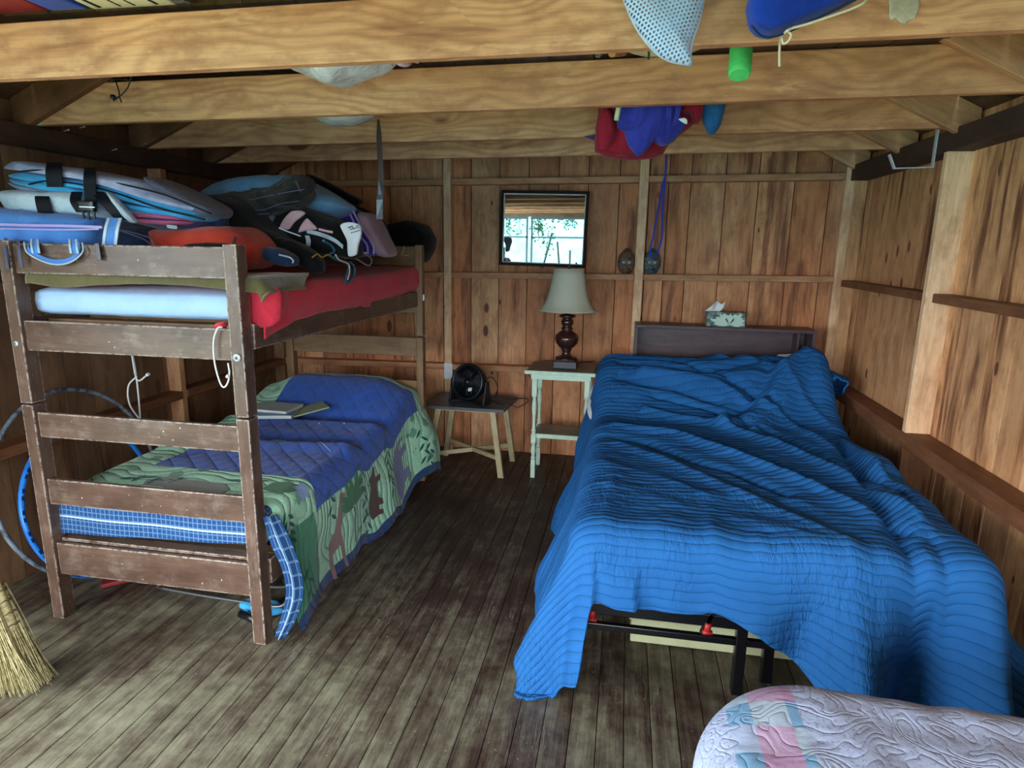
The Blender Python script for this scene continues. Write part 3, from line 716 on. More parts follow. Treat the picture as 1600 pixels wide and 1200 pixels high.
for x in (-0.06, 0.365):
    mb = MB(); mb.tube([(x, 2.205, 0.262), (x + 0.004, 2.205, 0.30)], 0.013, 10); mb.tube([(x - .016, 2.2, .262), (x + .02, 2.2, .262)], 0.009, 8); obj('clip', mb, REDP, bed)
    bed.children[-1]['label'] = 'red plastic clip'
for x in (0.41,):
    mb = MB(); mb.beam((x - .06, 2.21, 0.25), (x - .03, 2.21, 0.34), 0.02, 0.02, up=(0, 1, 0)); obj('brace', mb, BEDM, bed, bevel=0.003)
mb = MB()
P = [(BX0 + .05, BY0 + .06), (BX1 - .05, BY0 + .06), (BX1 - .05, 4.5), (BX0 + .05, 4.5)]
mb.pad([(x, y, 0.465) for x, y in P], (0, 0, 1), 0.094, pw=6, rings=8, smooth=False, N_=80)
obj('mattress', mb, WHITE, bed)

def dirn(pts, w, h, asym=0.4): return (wline(pts), w, h, asym)
WR = [dirn([(955, 660), (1010, 668), (1093, 698), (1150, 712), (1230, 742)], 0.030, -0.034),
      dirn([(960, 648), (1060, 660), (1150, 690), (1260, 730), (1380, 782)], 0.040, 0.036),
      dirn([(1000, 640), (1100, 660), (1180, 688), (1300, 735), (1420, 800)], 0.026, -0.030),
      dirn([(1010, 630), (1118, 645), (1212, 672), (1331, 722), (1440, 790)], 0.034, 0.032),
      dirn([(1020, 622), (1118, 634), (1212, 658), (1331, 703), (1400, 745)], 0.024, -0.032),
      dirn([(1000, 612), (1120, 622), (1230, 644), (1330, 688), (1440, 760)], 0.032, 0.030),
      dirn([(1060, 606), (1200, 632), (1290, 660), (1360, 710)], 0.024, -0.026),
      dirn([(1100, 600), (1210, 618), (1300, 650), (1380, 716)], 0.030, 0.022),
      dirn([(970, 672), (1030, 690), (1100, 720), (1200, 762), (1330, 815)], 0.045, 0.018),
      dirn([(1130, 720), (1250, 765), (1380, 825), (1450, 870)], 0.040, -0.012),
      dirn([(1303, 600), (1250, 625), (1180, 655)], 0.04, 0.035),
      dirn([(1310, 600), (1345, 660), (1380, 730), (1450, 800)], 0.045, 0.040),
      dirn([(1290, 620), (1320, 680), (1370, 760), (1430, 830)], 0.035, -0.035),
      dirn([(1330, 640), (1370, 700), (1420, 760), (1490, 850)], 0.030, -0.022),
      dirn([(1150, 780), (1300, 815), (1430, 860)], 0.05, 0.010),
      dirn([(940, 700), (1010, 715), (1100, 745)], 0.05, 0.012),
      dirn([(1110, 780), (1150, 860), (1180, 900)], 0.04, 0.012),
      dirn([(1020, 800), (1060, 860), (1080, 900)], 0.03, 0.010), dirn([(960, 720), (940, 800), (890, 880)], 0.05, 0.014)]
WP = [([(0.0, 4.33), (0.5, 4.26), (0.9, 4.36), (1.2, 4.5)], 0.035, -0.030), ([(-0.1, 4.42), (0.3, 4.40), (0.8, 4.47)], 0.03, -0.018),
      ([(0.0, 4.16), (0.35, 4.1), (0.6, 4.0)], 0.045, -0.035), ([(0.15, 4.22), (0.5, 4.17), (0.95, 4.22), (1.2, 4.38)], 0.03, 0.018),
      ([(1.20, 4.46), (1.03, 4.2), (0.8, 3.85), (0.6, 3.7)], 0.055, 0.045), ([(1.20, 4.46), (1.27, 4.1), (1.26, 3.8)], 0.05, 0.03), ([(1.02, 4.4), (0.88, 4.1), (0.7, 3.9)], 0.05, -0.03)]
def btop(x, y):
    z = 0.645
    z += 0.27 * sstep(y, 3.72, 4.42) - 0.05 * sstep(y, 4.47, 4.62)
    z += 0.05 * sstep(x, 0.3, 1.2) * sstep(y, 4.0, 4.4)
    z -= 0.05 * sstep(-x, 0.02, 0.22) * sstep(y, 3.9, 4.4)
    for pts, w, h, *_ in WR:
        d, s = segd((x, y), pts); z += h * math.exp(-(d / w) ** 1.4)
    for pts, w, h in WP:
        d, s = segd((x, y), pts); z += h * math.exp(-(d / w) ** 2)
    z += 0.012 * noise.noise((x * 3, y * 3, 1.0)) + 0.007 * noise.noise((x * 7, y * 12, 4.0)) + 0.004 * noise.noise((x * 22, y * 26, 9.0))
    return z
def bwave(a, b, dr, ux, uy):
    k = sstep(dr, 0.05, 0.5)
    o = 0
    if uy < 0:
        w = -uy
        ph = (a - 0.44) / 0.40
        amp = 0.010 + 0.105 * sstep(a, 0.40, 0.75)
        o += w * k * amp * (math.cos(2 * PI * ph - 2.2 * (1 - k) * 0.4) + 0.75)
        o += w * k * 0.006 * math.sin(a * 31 + 1)
    if ux < 0:
        o += -ux * k * (0.035 * math.sin(b * 7.5 + 0.6) + 0.012 * math.sin(b * 19)) + 0.02 * k
        if uy < 0: o += 0.05 * k * math.sin(math.atan2(-uy, -ux) * 6.0 - 1.2)
    if ux > 0: o += ux * k * (0.05 * math.sin(b * 6.0 + 2.0) + .01)
    return o + 0.008 * noise.noise((a * 8, b * 8, dr * 6)) * (0.4 + k)
NU, NV = 220, 340
def footlen(a):
    base = 0.235 + 0.012 * math.sin(a * 9)
    return base + 0.32 * sstep(a, 0.38, 0.95) + 0.27 * sstep(-a, 0.06, 0.15)
def lefth(t): return 0.05 + (0.47 - 0.04 * math.sin(t * 9)) * sstep(t, 0.10, 0.22)
P = []; UVG = []
for i in range(NU + 1):
    s_ = i / NU; row = []; ru = []
    for j in range(NV + 1):
        t = j / NV
        a0, a1 = BX0 - lefth(t), BX1 + 0.34
        a = a0 + (a1 - a0) * s_
        b = 4.60 + (BY0 - footlen(a) - 4.60) * t
        row.append(drape(a, b, BX0, BX1, BY0, BY1, btop, r=0.11, fl=0.27 if a < 0.1 else (0.14 if a > 1.1 else 0.08), wave=bwave, spread=0.12))
        ru.append((a, b))
    P.append(row); UVG.append(ru)
mb = MB(); mb.grid(P, uv=lambda i, j: UVG[i][j], flip=True)
# the bunched corner of the cover beside the right wall
mb2 = MB()
q = obj('quilt', mb, BLUEQ, solid=0.012)
tag(q, 'bright blue channel-stitched quilt rumpled over the double bed', 'quilt')
# bunched flap at the wall corner is part of the quilt's outline
fl = MB()
C0 = Vector((1.36, 4.33, 0.80)); rows = []
for i in range(13):
    t = i / 12; row = []
    for j in range(15):
        w = j / 14; an = -0.9 + 3.4 * w
        rr = 0.055 + 0.045 * math.sin(PI * t) + 0.01 * math.sin(an * 4)
        row.append(C0 + Vector((math.cos(an) * rr * 0.9 + 0.01, -0.10 + 0.30 * t, math.sin(an) * rr * 0.9 - 0.05 * t + .02)))
    rows.append(row)
fl.grid(rows, uv=lambda i, j: (i * 0.02, j * 0.02)); o_ = obj('quilt_corner_fold', fl, BLUEQ, q, solid=0.01)

# pillow under the quilt with its corner showing at the headboard, and mattress sheet edge
mb = MB(); mb.pad([(1.02, 4.40, 0.84), (1.30, 4.36, 0.86), (1.36, 4.58, 0.935), (1.06, 4.585, 0.93)], (0, -0.35, 1), 0.05, pw=2.2, nz=0.008)
tag(obj('pillow', mb, WHITE), 'white pillow corner poking from the blue quilt at the headboard', 'pillow')
mb = MB(); mb.pad([(-0.17, 3.95, 0.57), (-0.17, 4.54, 0.70), (0.3, 4.56, 0.72), (0.3, 3.95, 0.6)], (0, -0.2, 1), 0.07, pw=2.4, nz=0.006)
tag(obj('pillow', mb, WHITE), 'white pillow under the left edge of the blue quilt', 'pillow')
# storage box under the bed
mb = MB(); mb.box(0.10, 1.0, 2.48, 2.92, 0.002, 0.11, L=0)
st_ = thing('storage_box', 'flat cream wooden box on the floor under the double bed', 'box', (0.55, 2.7, 0))
obj('body', mb, CREAMB, st_, bevel=0.004)
mb = MB(); mb.box(0.09, 1.01, 2.47, 2.93, 0.112, 0.13, L=0); obj('lid', mb, CREAMB, st_, bevel=0.004)

# headboard bookcase
hb = thing('bookcase_headboard', 'dark brown bookcase headboard with open recess behind the double bed', 'headboard', (0.69, 4.7, 0))
def hbx(n, *a, L=None):
    mb = MB(); mb.box(*a, L=L); return obj(n, mb, HBWOOD, hb, bevel=0.002)
hbx('top_board', 0.085, 1.305, 4.60, 4.81, 1.098, 1.12); hbx('side_board', 0.085, 0.107, 4.60, 4.81, 0, 1.098, L=2); hbx('side_board', 1.283, 1.305, 4.60, 4.81, 0, 1.098, L=2)
hbx('back_panel', 0.107, 1.283, 4.795, 4.81, 0.3, 1.098, L=0); hbx('shelf', 0.107, 1.283, 4.60, 4.795, 0.80, 0.82, L=0); hbx('front_panel', 0.107, 1.283, 4.602, 4.618, 0.3, 0.80, L=0)
hbx('divider', 1.20, 1.215, 4.66, 4.795, 0.82, 1.098, L=2)

# ================================================================== near bed with pastel quilt
NX0, NX1, NY0, NY1 = 0.20, 1.47, -0.45, 1.485
def ntop(x, y): return 0.650 + 0.010 * noise.noise((x * 5, y * 5, 2)) + 0.005 * noise.noise((x * 14, y * 14, 5)) - 0.035 * sstep(y, 1.2, 1.5) * sstep(x, 0.7, 1.4)
P = []; UVG = []
def ndr(a, b):
    # rounded mattress corner: shrink a circle-cornered plan
    return drape(a, b, NX0, NX1, NY0, NY1, ntop, r=0.12, fl=0.05, head=True, rc=0.16)
nu, nv = 120, 150
for i in range(nu + 1):
    row = []; ru = []
    for j in range(nv + 1):
        a = NX0 - 0.38 + (NX1 - NX0 + 0.50) * i / nu; b = NY0 - 0.25 + (NY1 - NY0 + 0.60) * j / nv
        row.append(ndr(a, b)); ru.append((a + 1.0, b + 1.0))
    P.append(row); UVG.append(ru)
mb = MB(); mb.grid(P, uv=lambda i, j: UVG[i][j])
tag(obj('patchwork_quilt', mb, PATCH, solid=0.012), 'pale pastel patchwork quilt covering the bed in the right foreground', 'quilt')
nb = thing('single_bed', 'bed under the pastel patchwork quilt in the right foreground', 'bed', (0.8, 0.5, 0))
mb = MB(); mb.pad([(NX0 + .10, NY0 + .10, 0.46), (NX1 - .06, NY0 + .06, 0.46), (NX1 - .06, NY1 - .06, 0.46), (NX0 + .25, NY1 - .04, 0.46), (NX0 + .13, NY1 - .08, 0.46), (NX0 + .06, NY1 - .25, 0.46)], (0, 0, 1), 0.11, pw=7, rings=8, smooth=False, N_=90)
obj('mattress', mb, WHITE, nb)
mb = MB(); mb.box(NX0 + .06, NX1 - .06, NY0 + .06, NY1 - .06, 0.18, 0.345, L=1); obj('base', mb, BUNK, nb, bevel=.006)
for x in (NX0 + .08, NX1 - .14):
    for y in (NY0 + .08, NY1 - .14):
        mb = MB(); mb.box(x, x + .06, y, y + .06, 0, 0.18, L=2); obj('leg', mb, BUNK, nb, bevel=.004)

# ================================================================== bunk bed
bk = thing('bunk_bed', 'worn dark brown wooden bunk bed along the left wall', 'bed', (-1.9, 3.15, 0))
def lean(z): return 0.0
def wear(mb, x, y, z0, z1, seed):
    rnd = random.Random(seed); z = z0
    while z < z1:
        h = rnd.uniform(0.006, 0.05)
        if rnd.random() < 0.72:
            w = rnd.uniform(0.002, 0.0045); mb.box(x - w, x + w, y - 0.0012, y + w, z, min(z + h, z1), L=2, r=rnd.random(), m=1)
        z += h + rnd.uniform(0.002, 0.03)
def post(x0, x1, y0, y1, zs, mat=BUNK, wornm=True):
    for z0, z1 in zs:
        mb = MB(); mb.box(x0, x1, y0, y1, z0, z1, L=2, r=random.random())
        mb.m = [0] * len(mb.f)
        o = obj('post', mb, [mat, BUNKW], bk, bevel=0.003 if wornm else .008, seg=2)
Z2 = [(0, 0.978), (0.986, 1.642)]
post(-1.46, -1.405, 2.15, 2.215, Z2); post(-2.435, -2.38, 2.15, 2.215, Z2)
post(-1.385, -1.335, 4.10, 4.165, [(0.0, 1.035), (1.043, 1.65)], BUNK2, False); post(-2.35, -2.295, 4.10, 4.165, [(0.0, 1.035), (1.043, 1.65)], BUNK2, False)
for z0, z1, n in ((1.515, 1.632, 'guard_rail'), (1.205, 1.328, 'foot_rail'), (0.838, 0.945, 'foot_rail'), (0.538, 0.652, 'foot_rail'), (0.21, 0.358, 'foot_rail')):
    mb = MB(); mb.box(-2.38, -1.46, 2.165, 2.187, z0, z1, L=0); o = obj(n, mb, BUNK, bk, bevel=0.004)
for z0, z1 in ((1.515, 1.64), (1.20, 1.33), (0.90, 1.03), (0.655, 0.73), (0.21, 0.36)):
    mb = MB(); mb.box(-2.295, -1.385, 4.115, 4.14, z0, z1, L=0); obj('head_rail', mb, BUNK2, bk, bevel=0.004)
for x0, x1 in ((-1.418, -1.396), (-2.42, -2.40)):
    xo = 0.012
    mb = MB(); mb.hexa([((x0, x1)[i & 1] + (0.03 if (i >> 1) & 1 else 0), (2.215, 4.10)[(i >> 1) & 1], (1.245, 1.343)[(i >> 2) & 1]) for i in range(8)], 1); obj('side_rail', mb, BUNK, bk, bevel=0.003)
    mb = MB(); mb.hexa([((x0, x1)[i & 1] + (0.03 if (i >> 1) & 1 else 0), (2.215, 4.10)[(i >> 1) & 1], (0.25, 0.36)[(i >> 2) & 1]) for i in range(8)], 1); obj('side_rail', mb, BUNK, bk, bevel=0.003)
for zz in (0.352, 1.325):
    for k in range(9):
        y = 2.29 + k * 0.21
        mb = MB(); mb.box(-2.39, -1.425, y, y + 0.06, zz - 0.022, zz - 0.002, L=0); obj('slat', mb, BUNK2, bk, bevel=.002)
mb = MB(); mb.box(-2.375, -1.465, 2.19, 2.245, 0.358, 0.372, L=0); obj('end_slat', mb, BUNK, bk, bevel=.003)
for (x, z, y, rr) in ((-1.433, 1.222, 2.149, 0.016), (-2.41, 1.235, 2.149, 0.011)):
    mb = MB(); MM = Matrix.Rotation(PI / 2, 3, 'X')
    mb.lathe([(0.0001, 0.006), (rr * .5, 0.0055), (rr, 0.003), (rr, 0)], (x, y, z), 20, MM)
    bl = obj('bolt', mb, CHROME, bk)
    mb = MB(); mb.lathe([(0.0001, 0.0075), (rr * .42, 0.0072), (rr * .45, 0.004)], (x, y, z), 14, MM); obj('nut', mb, STEELD, bl)
mb = MB(); mb.box(-1.335, -1.325, 4.11, 4.13, 1.285, 1.325); obj('bracket', mb, CHROME, bk, bevel=.002)
# upper mattress, sheets
um = thing('mattress', 'white mattress with pale blue sheet on the top bunk', 'mattress', (-1.9, 3.15, 1.33))
mb = MB(); rows = []
mb.pad([(-2.375, 2.225, 1.402), (-1.425, 2.225, 1.402), (-1.40, 4.08, 1.402), (-2.30, 4.08, 1.402)], (0, 0, 1), 0.072, pw=5, rings=10, smooth=False, N_=96, nz=0.004, nsc=5)
obj('body', mb, SHEET, um)
def utop(x, y): return 1.489 + 0.006 * noise.noise((x * 7, y * 7, 3)) + 0.018 * sstep(y, 3.6, 4.0)
P = []; UVG = []
for i in range(91):
    row = []; ru = []
    for j in range(121):
        a = -2.36 + (0.96 + 0.20) * i / 90 - 0.0; b = 4.10 + (2.25 - 4.10) * j / 120
        xs = 0.03 * (b - 2.2) / 1.9
        hang = 0.205 + 0.03 * sstep(-b, -2.5, -2.25) - 0.012 * math.sin(b * 5)
        a = -2.34 + (-1.415 + hang + 2.34) * i / 90
        p = drape(a, b, -2.5, -1.385 + 0.03, 2.15, 4.2, utop, r=0.045, fl=0.04,
                  wave=lambda a, b, dr, ux, uy: 0.010 * math.sin(b * 30 + dr * 20) * sstep(-b, -2.7, -2.3) + 0.006 * noise.noise((a * 9, b * 9, 1)) + 0.02 * math.sin(PI * min(1, dr / .16)) * sstep(-b, -2.5, -2.3) - (0.03 * sstep(dr, .09, .17)))
        row.append(p); ru.append((a, b))
    P.append(row); UVG.append(ru)
mb = MB(); mb.grid(P, uv=lambda i, j: UVG[i][j], flip=True)
rs = tag(obj('red_sheet', mb, RED, solid=0.006), 'red sheet pulled over the top bunk mattress', 'sheet')
mb = MB(); mb.pad([atY(x, y, 2.26) for x, y in ((386, 462), (400, 450), (418, 440), (434, 455), (437, 485), (430, 505), (405, 511), (388, 500), (384, 480))], (0.6, 1, 0), .03, pw=3, nz=.012, nsc=14); cf = obj('corner_bulge', mb, RED, rs)
mb = MB(); mb.pad([atY(338, 505, 2.2), atY(352, 503, 2.2), atY(352, 513, 2.2), atY(337, 512, 2.2)], (0, 1, 0), .02); 
tag(obj('red_cloth_tuft', mb, RED), 'small end of red sheet by the cord on the top bunk foot rail', 'sheet')
# olive blanket folded over the foot of the top mattress
P = []; UVG = []
for i in range(101):
    row = []; ru = []
    for j in range(31):
        s_ = i / 100; a = -2.37 + 1.075 * s_
        edge = 2.50 + 0.03 * math.sin(a * 9) + 0.10 * sstep(s_, 0.6, 0.9) - 0.14 * sstep(s_, 0.93, 1.0)
        fh = 0.055 + 0.015 * math.sin(a * 5 + 1) - 0.02 * sstep(-s_, -0.15, 0)
        b = edge + (2.205 - fh - edge) * j / 30
        p = drape(a, b, -2.5, -1.335, 2.190, 4.2, lambda x, y: 1.524 + 0.004 * noise.noise((x * 9, y * 9, 7)), r=0.03, fl=0.05,
                  wave=lambda a, b, dr, ux, uy: (0.014 * math.sin(b * 26) * sstep(dr, .01, .05) if ux > 0 else 0))
        row.append(p); ru.append((a, b))
    P.append(row); UVG.append(ru)
mb = MB(); mb.grid(P, uv=lambda i, j: UVG[i][j], flip=True)
bl_ = obj('wool_blanket', mb, OLIVE, solid=0.01); tag(bl_, 'olive green wool blanket folded over the foot of the top bunk', 'blanket')
edge_pts = [P[100][j] + Vector((0.004, 0, -0.004)) for j in range(31)]
mb = MB(); mb.tube(edge_pts, 0.006, 8); obj('stitched_hem', mb, OLIVED, bl_)

# lower bunk: mattress, plaid sheet, jungle quilt
lm = thing('mattress', 'white mattress on the lower bunk beneath the jungle quilt', 'mattress', (-1.9, 3.15, .36))
mb = MB(); mb.pad([(-2.37, 2.235, 0.47), (-1.43, 2.235, 0.47), (-1.41, 4.08, 0.47), (-2.30, 4.08, 0.47)], (0, 0, 1), 0.095, pw=5, rings=10, smooth=False, N_=96)
obj('body', mb, SHEET, lm)
# plaid sheet: front face, right corner falling to the floor, a bit at the left
def pld(lst, name_='plaid_sheet'): pass
P = []; UVG = []
for i in range(141):
    s_ = i / 140; row = []; ru = []
    for j in range(41):
        t = j / 40
        a = -2.52 + (1.13) * s_
        drop = 0.160 - 0.045 * s_ + 0.10 * sstep(-a, 2.42, 2.47)
        b = 2.5 - (2.5 - 2.235 + 0.0) * t if t < 0.4 else None
        # along-drop coordinate
        bb = 2.5 + (2.19 - drop - 2.5) * t
        p = drape(a, bb, -2.415, -1.395, 2.20, 4.2, lambda x, y: 0.572, r=0.04, fl=0.05,
                  wave=lambda a, b, dr, ux, uy: (0.045 * math.sin(dr * 14 + b * 7) * sstep(dr, .1, .4) + .02 * sstep(dr, .1, .4)) if ux > 0.2 else 0.004 * math.sin(a * 14))
        if a > -1.44 : p.y = min(p.y, 2.5)
        row.append(p); ru.append((a, bb))
    P.append(row); UVG.append(ru)
mb = MB(); mb.grid(P, uv=lambda i, j: UVG[i][j], flip=True)
ps = tag(obj('plaid_sheet', mb, PLAID, solid=0.004), 'blue plaid sheet hanging around the foot of the lower bunk', 'sheet')
inn = spline([atY(x, y, Y) for x, y, Y in ((412, 808, 2.18), (424, 850, 2.18), (440, 885, 2.17), (448, 925, 2.17), (440, 965, 2.17), (430, 996, 2.16))], 8)
out_ = spline([atY(x, y, Y) for x, y, Y in ((432, 806, 2.22), (452, 845, 2.22), (468, 890, 2.21), (472, 930, 2.20), (462, 965, 2.19), (443, 1000, 2.17))], 8)
rows = [[p.lerp(q, k / 8) + Vector((0, .012 * math.sin(k * 1.1), 0)) for k in range(9)] for p, q in zip(inn, out_)]
mb = MB(); mb.grid(rows, uv=lambda i, j: (i * .0055, j * .012)); obj('corner_drop', mb, PLAID, ps, solid=.004)

JX0, JX1, JY0 = -2.41, -1.365, 2.235
def jtop(x, y):
    z = 0.592 + 0.18 * sstep(y, 3.5, 3.92) * (1 - 0.5 * sstep(abs(x + 1.88), 0.25, 0.55)) - 0.05 * sstep(y, 4.0, 4.2)
    z += 0.022 * math.exp(-((y - 2.95 - 0.15 * (x + 1.9)) / 0.07) ** 2) - 0.028 * math.exp(-((y - 3.12 - 0.1 * (x + 1.9)) / 0.08) ** 2) + 0.016 * math.exp(-((y - 3.42) / 0.05) ** 2) - 0.02 * math.exp(-((y - 3.55) / 0.05) ** 2)
    z += 0.006 * noise.noise((x * 6, y * 6, 9)) - 0.02 * sstep(-y, -2.4, -2.25)
    return z
def jP(a, b, lift=0.0):
    p = drape(a, b, JX0, JX1, JY0, 4.2, jtop, r=0.07, fl=0.08,
              wave=lambda a, b, dr, ux, uy: (ux > 0) * (0.03 * sstep(dr, .2, .55) * math.sin(b * 4.2 - 0.6) + 0.01 * math.sin(b * 13 + dr * 4) * sstep(dr, .1, .4)) + 0.004 * noise.noise((a * 12, b * 12, 3)))
    # the far corner of the cover spreads beside the stool
    k = sstep(b, 3.75, 4.05) * sstep(a, JX1, JX1 + 0.4); p.x += 0.13 * k
    return p
JA0, JA1, JB0, JB1 = JX0 - 0.10, JX1 + 0.55, JY0 - 0.10, 4.14
nu, nv = 170, 200
P = [[jP(JA0 + (JA1 - JA0) * i / nu, JB0 + (JB1 - JB0) * j / nv) for j in range(nv + 1)] for i in range(nu + 1)]
def jm(i, j):
    a = JA0 + (JA1 - JA0) * (i + .5) / nu; b = JB0 + (JB1 - JB0) * (j + .5) / nv
    if a > JA1 - 0.055 or b < JB0 + 0.0: return 3
    if -2.19 < a < -1.245 and 2.56 < b < 3.98: return 0
    if a > -1.245 and b < 2.54: return 2
    return 1
mb = MB(); mb.grid(P, uv=lambda i, j: (JA0 + (JA1 - JA0) * i / nu, JB0 + (JB1 - JB0) * j / nv), mf=jm)
APM = [QBLUE, QGREEN, QDGREEN, QNAVY]
def ap(c, l=None, d=None): 
    APM.append(cloth('applique_%d' % len(APM), c, wr=.2, ws=30)); return len(APM) - 1
BEAR, ELE, PALMG, TEALG, PALEA, GIR, RHINO, WHT, GIN = ap((92, 70, 66)), ap((128, 136, 176)), ap((70, 128, 92)), ap((24, 96, 90)), ap((150, 178, 222)), ap((150, 120, 116)), ap((136, 140, 132)), ap((208, 214, 216)), ap((66, 80, 74))
def appl(poly, m, sc=1.0, ca=0, cb=0, rot=0, fl=False):
    # poly in sheet units around (0,0): x -> along b, y -> up the hanging side (minus a)
    pts = []
    for x, y in poly:
        if fl: x = -x
        xr = x * math.cos(rot) - y * math.sin(rot); yr = x * math.sin(rot) + y * math.cos(rot)
        pts.append((ca - yr * sc, cb + xr * sc))
    # subdivide outline, fan from centroid with rings, lift off the surface
    O = []
    for k in range(len(pts)):
        p, q = pts[k], pts[(k + 1) % len(pts)]
        for s_ in range(3): O.append((p[0] + (q[0] - p[0]) * s_ / 3, p[1] + (q[1] - p[1]) * s_ / 3))
    def S(a, b):
        p = jP(a, b); e = 0.004; n = (jP(a + e, b) - p).cross(jP(a, b + e) - p).normalized()
        return p + n * 0.0035
    b2 = bmesh.new(); vs = [b2.verts.new((a, b, 0)) for a, b in O]
    try: f = b2.faces.new(vs)
    except ValueError: b2.free(); return
    bmesh.ops.triangulate(b2, faces=[f]); bmesh.ops.subdivide_edges(b2, edges=[e for e in b2.edges if e.calc_length() > 0.03], cuts=2, use_grid_fill=True)
    bmesh.ops.triangulate(b2, faces=b2.faces[:])
    b2.verts.index_update(); base = len(mb.v)
    for v_ in b2.verts: mb.v.append(tuple(S(v_.co.x, v_.co.y)))
    for f in b2.faces:
        ix = [v_.index for v_ in f.verts]
        if f.normal.z < 0: ix = ix[::-1]
        mb.face([base + i for i in ix], [(b2_.co.x, b2_.co.y) for b2_ in [f.verts[0], f.verts[1], f.verts[2]]], 0, m, True)
    b2.free()
bear = [(-.11, -.02), (-.12, .03), (-.09, .06), (-.03, .065), (.02, .05), (.06, .05), (.075, .075), (.09, .06), (.10, .04), (.13, .025), (.125, .01), (.09, 0), (.07, -.01), (.075, -.06), (.05, -.06), (.04, -.02), (0, -.025), (-.03, -.03), (-.05, -.07), (-.075, -.07), (-.07, -.03), (-.09, -.03), (-.10, -.065), (-.12, -.06)]
ele = [(-.14, 0), (-.14, .06), (-.09, .10), (0, .105), (.05, .10), (.10, .10), (.14, .06), (.15, 0), (.145, -.07), (.13, -.07), (.125, -.01), (.10, .0), (.09, -.02), (.085, -.11), (.045, -.11), (.04, -.04), (-.04, -.04), (-.05, -.11), (-.10, -.11), (-.10, -.03)]
leafp = [(0, -.1), (.02, -.05), (.03, 0), (.018, .06), (0, .1), (-.018, .06), (-.03, 0), (-.02, -.05)]
gir = [(-.08, -.16), (-.075, -.02), (-.06, .03), (.0, .05), (.06, .15), (.09, .19), (.13, .175), (.13, .16), (.10, .155), (.08, .12), (.045, .02), (.05, -.16), (.03, -.16), (.02, -.03), (-.04, -.04), (-.055, -.16)]
appl(bear, BEAR, 1.15, -1.08, 3.22, rot=1.35)
appl(ele, ELE, 1.1, -1.05, 3.62, rot=1.5)
appl(gir, GIR, 1.15, -0.99, 2.74, rot=0.2)
for k in range(7):
    an = -1.3 + k * 0.42 + (0.1 if k % 2 else 0)
    appl([(x, y + 0.11) for x, y in leafp], PALMG, 0.85, -1.10, 2.93, rot=an)
appl([(-.006, -.2), (.006, -.2), (.006, 0), (-.006, 0)], BEAR, 1.0, -1.10, 2.93)
for (a, b, n) in ((-1.18, 3.06, 4), (-1.02, 3.08, 5), (-1.10, 3.42, 4), (-1.16, 3.44, 4), (-1.0, 3.42, 3), (-.92, 2.4, 4), (-1.0, 3.9, 5), (-.9, 3.95, 5), (-1.18, 2.7, 4), (-.9, 3.1, 3)):
    for k in range(n):
        appl([(x, y) for x, y in leafp], TEALG if (a * 100) % 2 < 1.2 else PALMG, 0.34, a + 0.05 * (k - n / 2) * 0.9, b + (0.02 if k % 2 else -0.02), rot=0.9 if k % 2 else -0.9)
# border on top at the foot: leaves, a resting animal, pale flower
for k in range(6): appl(leafp, TEALG, 0.42, -2.18 + 0.045 * k, 2.38 + 0.012 * (k % 3), rot=1.4 if k % 2 else 0.3)
for k in range(4): appl(leafp, TEALG, 0.40, -1.70 + 0.04 * k, 2.45 + 0.02 * (k % 2), rot=1.2 * k)
for k in range(9): appl(leafp, TEALG, 0.30, -1.33 + 0.018 * k, 2.30 + (0.035 if k % 2 else -0.02), rot=(0.8 if k % 2 else 2.4))
appl([(-.05, -.16), (.0, -.18), (.05, -.12), (.055, 0), (.05, .1), (.085, .14), (.06, .19), (0, .18), (-.03, .12), (-.05, .05)], RHINO, 1.0, -1.84, 2.36, rot=0)
appl([(-.03, -.08), (.03, -.09), (.05, 0), (.03, .08), (-.03, .06)], RHINO, 0.8, -2.02, 2.36)
appl([(-.05, 0), (-.02, .05), (.02, .03), (.05, .06), (.06, 0), (.03, -.05), (0, -.03), (-.03, -.06)], PALEA, 0.85, -1.37, 2.47)
appl([(-.06, -.02), (-.03, .07), (.04, .06), (.07, 0), (.03, -.06), (-.02, -.05)], PALMG, 1.1, -1.45, 2.42)
appl([(-.1, -.03), (-.05, .04), (.06, .05), (.1, 0), (.05, -.05), (-.03, -.04)], PALEA, 1.2, -1.86, 4.0, rot=PI / 2)
# darker embroidered scene in the middle of the field, white stitch lines
for (a, b, r_, L) in ((-1.72, 3.02, 0.5, .16), (-1.52, 2.98, -0.7, .16), (-1.86, 2.98, 1.0, .14), (-1.64, 3.12, 1.5, .07), (-1.95, 2.75, 1.1, .05), (-1.98, 2.78, 0.6, .05)):
    appl([(-.0018, -.5), (.0018, -.5), (.0018, .5), (-.0018, .5)], WHT, L, a, b, rot=r_) if False else appl([(-.012, -.5), (.012, -.5), (.012, .5), (-.012, .5)], WHT, L, a, b, rot=r_)
for (a, b) in ((-1.60, 3.40), (-1.53, 3.33), (-1.57, 3.18), (-1.75, 3.38)): appl([(math.cos(k), math.sin(k)) for k in range(6)], WHT, 0.007, a, b)
tag(obj('jungle_quilt', mb, APM), 'blue quilt with green jungle animal border on the lower bunk', 'quilt')
mb = MB(); mb.pad([(-2.25, 3.72, 0.62), (-1.5, 3.72, 0.62), (-1.5, 4.07, 0.65), (-2.25, 4.07, 0.65)], (0, -.1, 1), 0.055, pw=3)
tag(obj('pillow', mb, WHITE), 'pillow under the jungle quilt at the head of the lower bunk', 'pillow')

